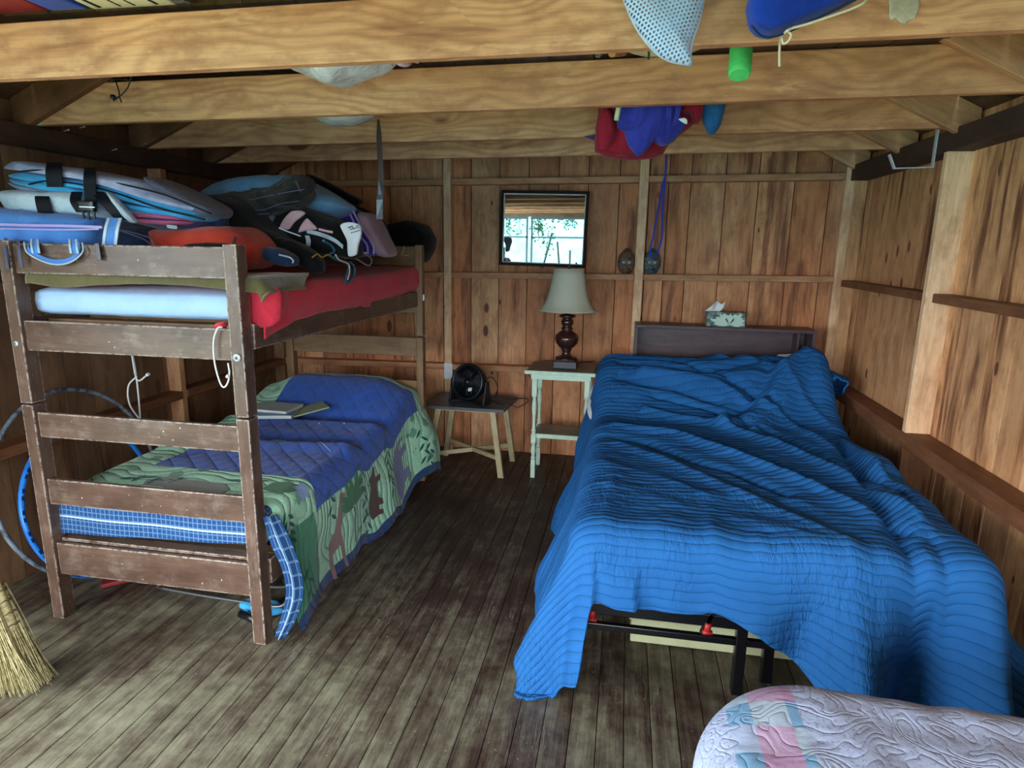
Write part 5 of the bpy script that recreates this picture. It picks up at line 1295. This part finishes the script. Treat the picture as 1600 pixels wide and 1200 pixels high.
# orange-red dry bag
t = thing('dry_bag', 'orange red nylon bag lying behind the right bunk post', 'bag', tuple(atY(340, 400, 2.5))[:2] + (1.51,))
pad_at('body', [(255, 362), (275, 359), (320, 358), (372, 354), (398, 364), (414, 380), (418, 394), (400, 420), (300, 425), (268, 415), (262, 385)], 2.53, .17, ORANGE, t, pw=3.5, nz=.012, nsc=7)
pad_at('black_base', [(290, 384), (320, 378), (350, 380), (372, 386), (375, 410), (300, 412)], 2.40, .06, BLACK, t)
strap_px('strap', [(364, 390), (366, 378), (368, 370)], 2.32, .012, NYLON, t)

# folded blue life jacket on top
t = thing('life_jacket', 'topmost folded life jacket of cyan and lilac foam layers with black straps', 'life jacket', tuple(atY(150, 340, 2.45))[:2] + (1.66,), 'life jackets piled on the top bunk')
LY = [([(30, 266), (45, 255), (80, 257), (130, 264), (200, 277), (262, 290), (310, 314), (345, 332), (330, 335), (262, 312), (200, 296), (140, 280), (80, 268)], VLIL, .165),
      ([(36, 275), (70, 270), (130, 279), (200, 292), (262, 306), (318, 326), (340, 337), (322, 340), (255, 326), (190, 306), (130, 290), (70, 282), (42, 281)], VBLUE, .155),
      ([(38, 283), (70, 282), (130, 288), (180, 303), (240, 322), (300, 335), (338, 341), (320, 347), (250, 337), (190, 322), (140, 300), (80, 294), (50, 290)], VBLUE, .165),
      ([(33, 287), (60, 290), (110, 292), (160, 305), (215, 330), (260, 336), (330, 341), (310, 349), (240, 343), (200, 336), (150, 315), (110, 302), (55, 299)], VLIL, .150),
      ([(240, 278), (262, 283), (310, 305), (350, 328), (346, 341), (320, 336), (262, 305)], VGREY, .12)]
for k, (L, m_, T) in enumerate(LY): pad_at('foam_panel', L, 2.50, T, m_, t, pw=3.2, nz=.003, seed=k, N_=100)
for k, L in enumerate(([(31, 268), (70, 266), (130, 275), (200, 290), (262, 306), (330, 334)], [(45, 288), (75, 283), (130, 289), (185, 303), (245, 324), (320, 343)])): tube_px('piping', L, 2.343, .0035, NYLON, t)
strap_px('strap', [(86, 254), (84, 262), (84, 275), (86, 292)], [2.42, 2.335, 2.32, 2.335], .075, NYLON, t); strap_px('strap', [(141, 262), (140, 272), (140, 290), (142, 312), (141, 328)], [2.42, 2.335, 2.32, 2.315, 2.33], .055, NYLON, t)

# pale life jacket below
t = thing('life_jacket', 'pale grey blue folded life jacket with a black buckle under the cyan one', 'life jacket', tuple(atY(120, 340, 2.45))[:2] + (1.63,), 'life jackets piled on the top bunk')
pad_at('foam_panel', [(36, 304), (50, 299), (110, 301), (150, 300), (185, 312), (208, 343), (190, 344), (130, 339), (75, 338), (62, 341), (46, 326)], 2.48, .18, VWHITE, t, pw=4, nz=.004)
pad_at('collar', [(168, 300), (180, 308), (200, 330), (212, 346), (204, 347), (186, 328)], 2.30, .02, VWHITE, t, pw=3)
strap_px('strap', [(66, 300), (66, 312), (70, 330), (74, 342)], [2.33, 2.29, 2.288, 2.31], .068, NYLON, t); strap_px('strap', [(120, 300), (118, 315), (128, 332)], [2.33, 2.288, 2.285], .05, NYLON, t)
strap_px('strap', [(152, 300), (165, 315), (180, 332), (192, 344)], [2.33, 2.288, 2.285, 2.30], .06, NYLON, t)
bu = pad_at('buckle', [(122, 313), (148, 314), (149, 331), (123, 330)], 2.275, .012, BPLAST, t, pw=6, nz=0, smooth=False, bevel=.002)
for x in (130, 138, 147): 
    mb = MB(); mb.beam(atY(x, 330, 2.272), atY(x + 1, 344 - 2 * abs(x - 138) / 9, 2.272), .008, .006, up=(0, 1, 0)); obj('prong', mb, BPLAST, bu, bevel=.001)
mb = MB(); mb.beam(atY(124, 323, 2.261), atY(148, 324, 2.261), .004, .003, up=(0, 1, 0)); obj('slot', mb, CHROME, bu)

# pink and purple life jacket
t = thing('life_jacket', 'rolled pink and dusky purple life jacket above the orange bag', 'life jacket', tuple(atY(270, 360, 2.5))[:2] + (1.66,), 'life jackets piled on the top bunk')
pad_at('cover', [(200, 326), (250, 330), (300, 334), (324, 343), (331, 354), (320, 361), (280, 361), (240, 354), (205, 345)], 2.52, .15, PURP2, t, nz=.004)
pad_at('foam_panel', [(206, 333), (250, 335), (300, 337), (318, 342), (322, 347), (300, 345), (250, 342), (215, 339)], 2.51, .16, PINK, t, pw=4, nz=.002)
pad_at('foam_panel', [(212, 339), (250, 343), (300, 346), (322, 348), (318, 353), (290, 354), (240, 349)], 2.51, .155, PINK, t, pw=4, nz=.002)
pad_at('badge', [(261, 351), (276, 353), (276, 358), (262, 356)], 2.364, .004, VWHITE, t, nz=0)

# black gear
t = thing('wetsuit', 'black neoprene wetsuit heaped in the middle of the top bunk, one sleeve over the edge', 'wetsuit', tuple(atY(420, 420, 2.85))[:2] + (1.51,))
pad_at('body', [(318, 345), (338, 312), (372, 300), (405, 318), (432, 346), (462, 372), (478, 392), (470, 408), (430, 402), (405, 412), (360, 415), (325, 400)], 2.85, .30, BLACK, t, nz=.02, nsc=6)
pad_at('sleeve', [(430, 372), (462, 376), (488, 390), (504, 408), (506, 424), (496, 428), (478, 418), (452, 410), (425, 402)], 2.70, .06, BLACK, t, nz=.004)
pad_at('pocket', [(418, 386), (440, 388), (462, 402), (460, 416), (436, 414), (416, 402)], 2.52, .05, NAVY, t, pw=4, nz=.003)
tube_px('white_piping', [(436, 398), (440, 399), (452, 402), (458, 407), (457, 411)], 2.462, .0035, VWHITE, t)
tube_px('white_piping', [(436, 356), (450, 362), (470, 369)], 2.60, .003, VWHITE, t)
pad_at('navy_panel', [(330, 340), (352, 336), (356, 358), (334, 362)], 2.55, .03, NAVY, t)

t = thing('duffel', 'pale blue nylon bag at the top of the heap on the top bunk', 'bag', tuple(atY(430, 400, 3.2))[:2] + (1.60,))
pad_at('body', [(322, 306), (345, 290), (385, 279), (430, 275), (470, 280), (500, 292), (535, 310), (551, 325), (524, 342), (490, 332), (440, 338), (370, 335), (335, 325)], 3.18, .22, PALEB, t, pw=2.6, nz=.012, nsc=7)
pad_at('flap', [(348, 296), (375, 288), (392, 290), (402, 302), (380, 306), (350, 304)], 2.985, .02, PALEB, t)
t = thing('rain_jacket', 'charcoal patterned crumpled jacket over the pale blue bag', 'jacket', tuple(atY(430, 400, 2.9))[:2] + (1.70,))
pad_at('body', [(362, 302), (395, 300), (440, 293), (462, 280), (476, 275), (487, 286), (485, 305), (470, 324), (435, 338), (402, 346), (382, 336), (370, 318)], 2.88, .13, CAMO, t, nz=.020, nsc=16)
for L in ([(390, 312), (420, 306), (450, 300), (475, 296)], [(385, 326), (410, 328), (440, 318), (468, 314)], [(378, 318), (392, 324), (400, 334), (420, 334)], [(462, 282), (466, 292), (470, 300)]):
    tube_px('seam', L, 2.748, .0022, VGREY, t)

t = thing('life_jacket', 'black life jacket with pale pink panels at the bunk edge', 'life jacket', tuple(atY(480, 410, 2.98))[:2] + (1.51,), 'life jackets piled on the top bunk')
pad_at('body', [(396, 350), (425, 338), (460, 322), (490, 328), (520, 340), (545, 352), (556, 378), (560, 402), (530, 402), (490, 396), (450, 384), (415, 368)], 2.98, .15, BLACK, t, pw=3.2, nz=.006)
pad_at('pink_panel', [(437, 357), (444, 342), (456, 330), (470, 329), (477, 334), (462, 346), (452, 358)], 2.832, .012, PINKW, t, nz=.002)
pad_at('pink_panel', [(466, 363), (472, 350), (480, 341), (488, 348), (496, 358), (480, 360)], 2.828, .012, PINKW, t, nz=.002)
pad_at('grey_panel', [(406, 343), (420, 336), (430, 338), (424, 350)], 2.84, .012, VGREY, t, nz=.002)
strap_px('pale_band', [(478, 361), (500, 366), (522, 375), (536, 386)], [2.835, 2.826, 2.826, 2.835], .018, VWHITE, t, wd=(.2, 0, 1)); strap_px('pale_band', [(498, 358), (510, 361), (520, 363)], 2.826, .010, PINKW, t, wd=(.2, 0, 1))
strap_px('fabric_tag', [(480, 368), (482, 378), (480, 390)], [2.82, 2.812, 2.82], .022, VWHITE, t)
bw = pad_at('printed_strap', [(532, 352), (545, 347), (562, 351), (565, 364), (560, 384), (557, 398), (545, 400), (543, 376)], 2.83, .012, WHITE, t, pw=4, nz=.002)
mb = MB()
for (a, b) in (((546, 357), (550, 353)), ((550, 353), (553, 358)), ((547, 359), (561, 355)), ((556, 354), (560, 352)), ((548, 364), (562, 360)), ((544, 356), (546, 354))):
    mb.beam(atY(a[0], a[1], 2.816), atY(b[0], b[1], 2.816), .003, .002, up=(0, 1, 0))
obj('printed_letters', mb, INK, bw)

t = thing('life_jacket', 'purple life jacket with lilac piping and mauve edge, farthest right of the heap', 'life jacket', tuple(atY(580, 400, 3.35))[:2] + (1.51,), 'life jackets piled on the top bunk')
pad_at('body', [(520, 342), (548, 324), (566, 334), (580, 358), (600, 396), (575, 400), (552, 398), (540, 370)], 3.35, .12, PURPLE, t, pw=4, nz=.004)
pad_at('mauve_edge', [(566, 334), (582, 335), (596, 358), (614, 398), (598, 400), (584, 372)], 3.34, .115, MAUVE, t, pw=4, nz=.003)
for L in ([(545, 330), (552, 345), (562, 368), (573, 382), (575, 397)], [(551, 328), (560, 346), (572, 366), (583, 382), (584, 397)]): tube_px('piping', L, 3.225, .0055, LILST, t)
t = thing('swim_fins', 'black fins lying slanted behind the pale blue bag', 'fins', tuple(atY(530, 330, 3.6))[:2] + (1.75,))
pad_at('blade', [(468, 282), (482, 272), (510, 284), (562, 312), (563, 320), (552, 322), (510, 302)], 3.62, .05, BLACK, t, pw=4)
pad_at('blade', [(545, 318), (580, 332), (602, 350), (612, 398), (590, 396), (572, 360), (550, 335)], 3.75, .06, BLACK, t, pw=4)
t = thing('stuff_sack', 'black soft sack wedged behind the far end of the top bunk', 'bag', tuple(atY(640, 390, 4.5))[:2] + (1.58,))
pad_at('body', [(595, 362), (612, 350), (640, 346), (664, 352), (678, 372), (675, 392), (662, 410), (630, 408), (600, 400)], 4.50, .22, BLACK, t, nz=.012)
tube_px('drawcord', [(632, 384), (630, 392), (627, 398), (634, 399), (640, 400)], 4.09, .0022, CORDC, t)

o = tube_px('braided_cord', [(505, 376), (518, 384), (522, 393), (515, 398), (522, 404), (536, 409), (545, 416), (541, 430), (540, 442), (548, 438), (554, 427), (553, 416), (547, 409)], None, .0055, CORDT, X=-1.352); tag(o, 'teal and white braided cord dangling over the red sheet', 'cord')
o = tube_px('braided_cord', [(524, 398), (530, 406), (544, 412), (546, 425), (543, 437)], None, .004, CORDW, o, X=-1.347); o.name = 'white_strand'
g = G('black_white_rope'); u, v = g.uv(); BWR = g.done(g.mix(g.m('GREATER_THAN', g.m('SINE', g.m('MULTIPLY', u, 300.0)), 0.0), lin((24, 24, 26)), lin((210, 212, 206))), 0.6)
o = tube_px('rope_loop', [(530, 392), (545, 395), (562, 396), (576, 400), (581, 408), (576, 415), (567, 411), (556, 404), (544, 400)], None, .004, BWR, X=-1.352); tag(o, 'black and white flecked rope loop on the red sheet', 'cord')
o = tube_px('yellow_cord', [(488, 402), (496, 397), (503, 402), (512, 398), (520, 402), (532, 396), (540, 404), (548, 398)], None, .003, CORDY, X=-1.355); tag(o, 'thin yellow cord under the black life jacket', 'cord')
mb = MB(); mb.tube([atX(566, 395, -1.36), atX(593, 396, -1.36)], .0045, 8); tag(obj('white_toggle', mb, WHITE), 'thin white stick at the bottom of the purple life jacket', 'stick')
mb = MB(); a = atY(152, 384, 2.155); mb.beam(a + Vector((0, 0.0, .01)), a + Vector((.006, -.004, -.055)), .022, .006, up=(0, 1, 0)); tag(obj('black_clip', mb, BPLAST, bevel=.002), 'small black plastic clip hooked on the top bunk guard rail', 'clip')

# ================================================================== things in and under the loft
def xat(px, py, Y=2.0): return atY(px, py, Y).x
def longboard(name, pa, pb, z0, z1, mat, lab, cat, y0=1.31, y1=2.03):
    mb = MB(); a, b = xat(pa, 30), xat(pb, 25); mb.pad([(a, y0, (z0 + z1) / 2), (b, y0, (z0 + z1) / 2), (b, y1, (z0 + z1) / 2), (a, y1, (z0 + z1) / 2)], (0, 0, 1), (z1 - z0) / 2, pw=8, smooth=False, rings=6)
    return tag(obj(name, mb, mat), lab, cat)
mb = MB(); mb.box(XL + .6, 1.0, 1.26, 1.30, 2.386, 2.39)
longboard('kickboard', -60, 72, 2.388, 2.43, KRED, 'dull red board on the joists at the top left corner', 'board')
longboard('swim_board', 76, 132, 2.388, 2.44, KBLUE, 'royal blue padded board on the joists beside the red one', 'board')
cb = longboard('foam_board', 140, 272, 2.388, 2.42, KYEL, 'cream board with black lines on the joists at the upper left', 'board')
mb = MB()
for f_, w in ((.12, .012), (.38, .005), (.55, .004), (.80, .010)):
    a, b = xat(140, 30), xat(272, 25); x = a + (b - a) * f_; mb.box(x, x + w, 1.33, 2.0, 2.3868, 2.3882)
for k in range(7):
    x = xat(200 + 6 * (k % 3), 28); y = 1.80 + .02 * k; mb.beam((x, y, 2.3876), (x + .03 * (1 if k % 2 else -.6), y + .025, 2.3876), .005, .0016)
obj('black_lines', mb, INK, cb)
longboard('speckled_board', 276, 296, 2.388, 2.43, KGREY, 'narrow grey speckled board on the joists beside the cream one', 'board')
mb = MB(); mb.pad([(xat(308, 20), 1.33, 2.43), (xat(455, 15), 1.33, 2.43), (xat(455, 15), 2.02, 2.43), (xat(308, 20), 2.02, 2.43)], (0, 0, 1), .04, pw=3, nz=.01); tag(obj('dark_tarp', mb, BLACK), 'dark folded tarp on the joists at the top of the picture', 'tarp')
mb = MB(); mb.box(xat(440, 5), xat(480, 2), 1.33, 2.03, 2.388, 2.40); tag(obj('grey_panel', mb, KGREY, bevel=.002), 'grey strip of board above the foremost joist', 'board')

# mesh bag
g = G('pale_blue_mesh'); u, v = g.uv(); sp_ = 0.0105
def lat(ou, ov):
    a = g.m('SUBTRACT', g.m('FRACT', g.m('ADD', g.m('DIVIDE', u, sp_), ou)), 0.5); b = g.m('MULTIPLY', g.m('SUBTRACT', g.m('FRACT', g.m('ADD', g.m('DIVIDE', v, sp_ * 1.73), ov)), 0.5), 1.73)
    return g.m('SQRT', g.m('ADD', g.m('MULTIPLY', a, a), g.m('MULTIPLY', b, b)))
dmin = g.m('MINIMUM', lat(0.0, 0.0), lat(0.5, 0.5))
MESHM = g.done(lin((176, 206, 240)), 0.6, spec=0.3, Alpha=g.step(dmin, 0.26, 0.32))
t = thing('mesh_bag', 'pale blue mesh drawstring bag hanging from the foremost joist', 'bag', tuple(atY(1060, 90, 1.92)))
pad_at('netting', [(958, -60), (975, 0), (995, 45), (1020, 78), (1045, 95), (1080, 103), (1081, 70), (1096, 20), (1108, -60)], 1.925, .045, MESHM, t, pw=2.0, nz=.006, smooth=True, N_=90)
tube_px('seam', [(958, -60), (975, 0), (995, 45), (1020, 78), (1045, 95), (1079, 102)], 1.925, .003, VWHITE, t); tube_px('seam', [(1079, 102), (1081, 70), (1096, 20), (1108, -60)], 1.925, .003, VWHITE, t)
mb = MB(); mb.tube([atY(975, -58, 1.925), atY(1108, -58, 1.925)], .012, 10); obj('rod', mb, STEELD, t)

t = thing('chair_bag', 'royal blue padded case hanging slanted in front of the foremost joist', 'bag', tuple(atY(1210, 50, 1.86)))
pad_at('body', [(1172, -10), (1168, 8), (1172, 35), (1184, 50), (1204, 55), (1232, 46), (1280, 24), (1345, -6), (1420, -60), (1180, -70)], 1.86, .06, KBLUE, t, pw=5, nz=.003, smooth=True, N_=120)
tube_px('seam', [(1174, 40), (1190, 56), (1210, 57), (1240, 46), (1290, 22), (1350, -8)], 1.815, .003, NAVY, t)
o = tube_px('white_string', [(1362, -20), (1352, 2), (1330, 14), (1290, 28), (1260, 38), (1238, 44), (1228, 50), (1220, 62), (1218, 80), (1218, 104)], [1.84, 1.80, 1.795, 1.795, 1.795, 1.795, 1.80, 1.92, 1.96, 1.97], .0035, CORDC); tag(o, 'cream string tied around the royal blue case, end dangling', 'cord')
o2 = tube_px('string_knot', [(1228, 48), (1236, 54), (1232, 64), (1224, 68), (1222, 60)], [1.80, 1.80, 1.81, 1.82, 1.82], .003, CORDC, o)
pad_at('torn_tape', [(1388, -20), (1389, 25), (1393, 31), (1399, 29), (1406, 36), (1414, 39), (1420, 33), (1430, 30), (1436, 14), (1437, -20)], 1.984, .0035, OLDPAPER, pw=3, nz=.003, nsc=30, smooth=False)
tag(bpy.data.objects['torn_tape'], 'torn piece of yellowed tape on the foremost joist', 'tape')

t = MB(); a = atY(1155, 118, 2.28); b = a + Vector((.012, .10, .24)); d = (b - a).normalized()
mb = MB(); mb.tube([a, a + d * .004, a + d * .03, b], [.030, .0345, .0355, .0355], 18); tag(obj('pool_noodle', mb, FOAMG), 'green foam pool noodle end poking down between the joists', 'pool noodle')
t = thing('sun_hat', 'pale yellow round brim showing between the first two joists', 'hat', tuple(atY(1030, 90, 2.5)))
mb = MB(); cc = atY(1038, 62, 2.42); mb.lathe([(.0001, .02), (.06, .022), (.10, .012), (.165, -.012), (.175, -.014)], cc + Vector((0, 0, -.03)), 36, Matrix.Rotation(0.25, 3, 'X') @ Matrix.Scale(-1, 3, (0, 0, 1)), caps=False); obj('brim', mb, cloth('hat_straw', (214, 208, 150), (190, 180, 120)), t, solid=.003)
tube_px('stem', [(1012, 74), (1014, 84), (1013, 93)], 2.30, .004, BARK, t)
mb = MB(); a = atY(956, 83, 2.45); mb.tube([a, a + Vector((.04, .1, 0.03))], .014, 12); tag(obj('orange_float', mb, plain('orange_float', (176, 128, 60), .4)), 'small orange float between the first two joists', 'float')
mb = MB(); a = atY(935, 85, 2.42); mb.tube([a + Vector((.0085 * math.cos(k * .52), 0, .0085 * math.sin(k * .52))) for k in range(12)], .0035, 6, closed=True); mb.tube([a + Vector((0, .01, 0)), a + Vector((0, .2, .06))], .009, 10); tag(obj('metal_pipe_end', mb, STEELD), 'open pipe end beside the orange float', 'pipe')
mb = MB(); mb.pad(pxs([(616, 92), (622, 102), (632, 104), (641, 100), (643, 90)], 2.3), (0, 1, 0), .03); tag(obj('pink_ball', mb, PINKW), 'pinkish rounded object poking under the foremost joist', 'ball')
mb = MB(); mb.tube([atY(626, 92, 2.24), atY(654, 98, 2.24)], .003, 7); tag(obj('white_straw', mb, CORDW), 'thin white straw under the foremost joist', 'straw')

t = thing('plastic_bag', 'clear plastic bag sagging between the joists above the top bunk', 'bag', tuple(atY(520, 130, 2.4)))
pad_at('bag_front', [(440, 70), (448, 102), (470, 112), (490, 118), (508, 131), (534, 131), (556, 119), (590, 109), (612, 96), (620, 70)], 2.42, .13, PLBAG, t, nz=.012, nsc=12, N_=90)
t2 = pad_at('plastic_bag', [(470, 140), (486, 176), (500, 188), (518, 195), (545, 195), (566, 187), (584, 177), (590, 140)], 3.05, .12, PLBAG, None, nz=.008, nsc=12, N_=90); tag(t2, 'clear plastic bag bulging under the second joist', 'bag')
mb = MB()
for L in ([(177, 118), (184, 136), (186, 150), (177, 158)], [(206, 116), (200, 136), (190, 148), (180, 154)], [(172, 128), (180, 124), (200, 124)], [(186, 150), (190, 160)]):
    mb.tube(spline([atY(x, y, 2.62) for x, y in L], 5), .003, 6)
mb.lathe([(.0001, 0), (.012, .004), (.010, .02), (.0001, .022)], atY(177, 156, 2.62), 10)
tag(obj('wire_hook', mb, BPLAST), 'bent black wire dangling from the joists at the left', 'wire')
# bright bundle under the second joist
t = thing('nylon_bag', 'crimson nylon bag drooping behind the second joist', 'bag', tuple(atY(990, 245, 3.1)))
pad_at('body', [(942, 130), (938, 175), (932, 205), (930, 236), (948, 244), (985, 249), (1015, 247), (1034, 240), (1048, 220), (1075, 200), (1088, 188), (1095, 130)], 3.12, .09, BAGR, t, pw=3, nz=.014, N_=100)
pad_at('fold', [(942, 165), (955, 175), (960, 205), (952, 228), (938, 232), (936, 200)], 3.02, .03, BAGR, t)
tube_px('hem', [(931, 234), (948, 243), (985, 248), (1015, 246), (1036, 239)], 3.04, .005, BAGR, t)
t = thing('nylon_bag', 'violet blue nylon bag with straps hanging before the crimson one', 'bag', tuple(atY(1010, 240, 3.0)))
pad_at('body', [(972, 130), (970, 175), (966, 196), (976, 206), (980, 222), (996, 244), (1012, 232), (1021, 220), (1036, 228), (1050, 222), (1062, 208), (1072, 192), (1062, 176), (1060, 130)], 2.98, .06, BAGB, t, pw=2.6, nz=.014, N_=110)
for L, y_ in (([(978, 150), (968, 185), (974, 202), (990, 200), (1002, 180), (1008, 150)], 2.90), ([(1028, 150), (1030, 180), (1024, 205), (1015, 222)], 2.90), ([(1045, 150), (1045, 190), (1043, 214)], 2.91), ([(1062, 150), (1058, 180), (1048, 205)], 2.92)):
    mb = MB(); mb.ribbon(spline([atY(x, y, y_) for x, y in L], 6), (1, .3, .2), .022, .003); obj('strap', mb, BAGB, t)
pad_at('nylon_bag', [(1070, 130), (1066, 172), (1078, 178), (1082, 192), (1090, 194), (1098, 178), (1100, 130)], 3.02, .05, BAGR, None, nz=.008); tag([o for o in bpy.data.objects if o.name.startswith('nylon_bag') and 'label' not in o][0], 'small crimson pouch between the violet and teal bags', 'bag')
pad_at('teal_bag', [(1098, 130), (1093, 172), (1100, 200), (1106, 213), (1118, 207), (1128, 190), (1134, 160), (1135, 130)], 3.08, .05, BAGT, None, nz=.01); tag(bpy.data.objects['teal_bag'], 'teal blue mesh bag hanging at the right of the bundle', 'bag')
mb = MB(); mb.tube([atY(970, 150, 2.89), atY(963, 188, 2.89)], .011, 12); tag(obj('pale_tube', mb, plain('pale_green_plastic', (196, 208, 168), .4)), 'pale green tube among the red and blue bags', 'tube')
pad_at('white_label', [(1060, 186), (1070, 184), (1074, 188), (1073, 194), (1066, 191)], 2.92, .004, WHITE, None, nz=0); tag(bpy.data.objects['white_label'], 'small white tag on the violet blue bag', 'tag')
mb = MB(); a, b, c_ = atY(912, 213, 3.2), atY(938, 208, 3.2), atY(938, 222, 3.2); mb.v = [tuple(a), tuple(b), tuple(c_)] + [tuple(p + Vector((0, .012, 0))) for p in (a, b, c_)]
mb.face([0, 1, 2], [(0, 0)] * 3); mb.face([5, 4, 3], [(0, 0)] * 3)
for k in range(3): mb.face([k, k + 3, (k + 1) % 3 + 3, (k + 1) % 3], [(0, 0)] * 4)
tag(obj('pennant_tip', mb, PURP2), 'dark purple cloth tip left of the crimson bag', 'cloth')

# vine outside the front window, seen in the mirror
vt = thing('climbing_vine', 'leafy vine outside the front window, reflected in the wall mirror', 'plant', (-1.6, FY - .5, -.3))
rr = random.Random(11); stm = MB(); lf = MB()
for k in range(16):
    x = -2.5 + rr.random() * 1.5; pts = [Vector((x + .0, FY - .45, 2.7))]
    for q in range(9): pts.append(pts[-1] + Vector((rr.uniform(-.09, .12), rr.uniform(-.03, .03), -rr.uniform(.04, .14) * (1.2 if x < -1.5 else .8))))
    stm.tube(pts, .004, 5)
    for p in pts:
        for q in range(5):
            c0 = p + Vector((rr.uniform(-.07, .07), rr.uniform(-.05, .05), rr.uniform(-.06, .06))); d = Vector((rr.uniform(-1, 1), rr.uniform(-.4, .4), rr.uniform(-1, .2))).normalized() * rr.uniform(.04, .065); n_ = d.cross(Vector((rr.uniform(-.5, .5), 1, 0))).normalized() * .017
            b = len(lf.v); lf.v.extend([tuple(v_) for v_ in (c0, c0 + d * .5 + n_, c0 + d, c0 + d * .5 - n_)]); lf.face([b, b + 1, b + 2, b + 3], [(0, 0)] * 4)
for a, b in (((-1.75, -2.1, .3), (-1.35, -2.1, 1.9)), ((-1.1, -2.1, .3), (-1.25, -2.1, 1.75)), ((-1.0, -2.15, .3), (-1.02, -2.15, 1.6))): stm.tube([a, b], .02, 8)
obj('stems', stm, BARK, vt); lv = obj('leaves', lf, LEAF, vt); lv['kind'] = 'stuff'
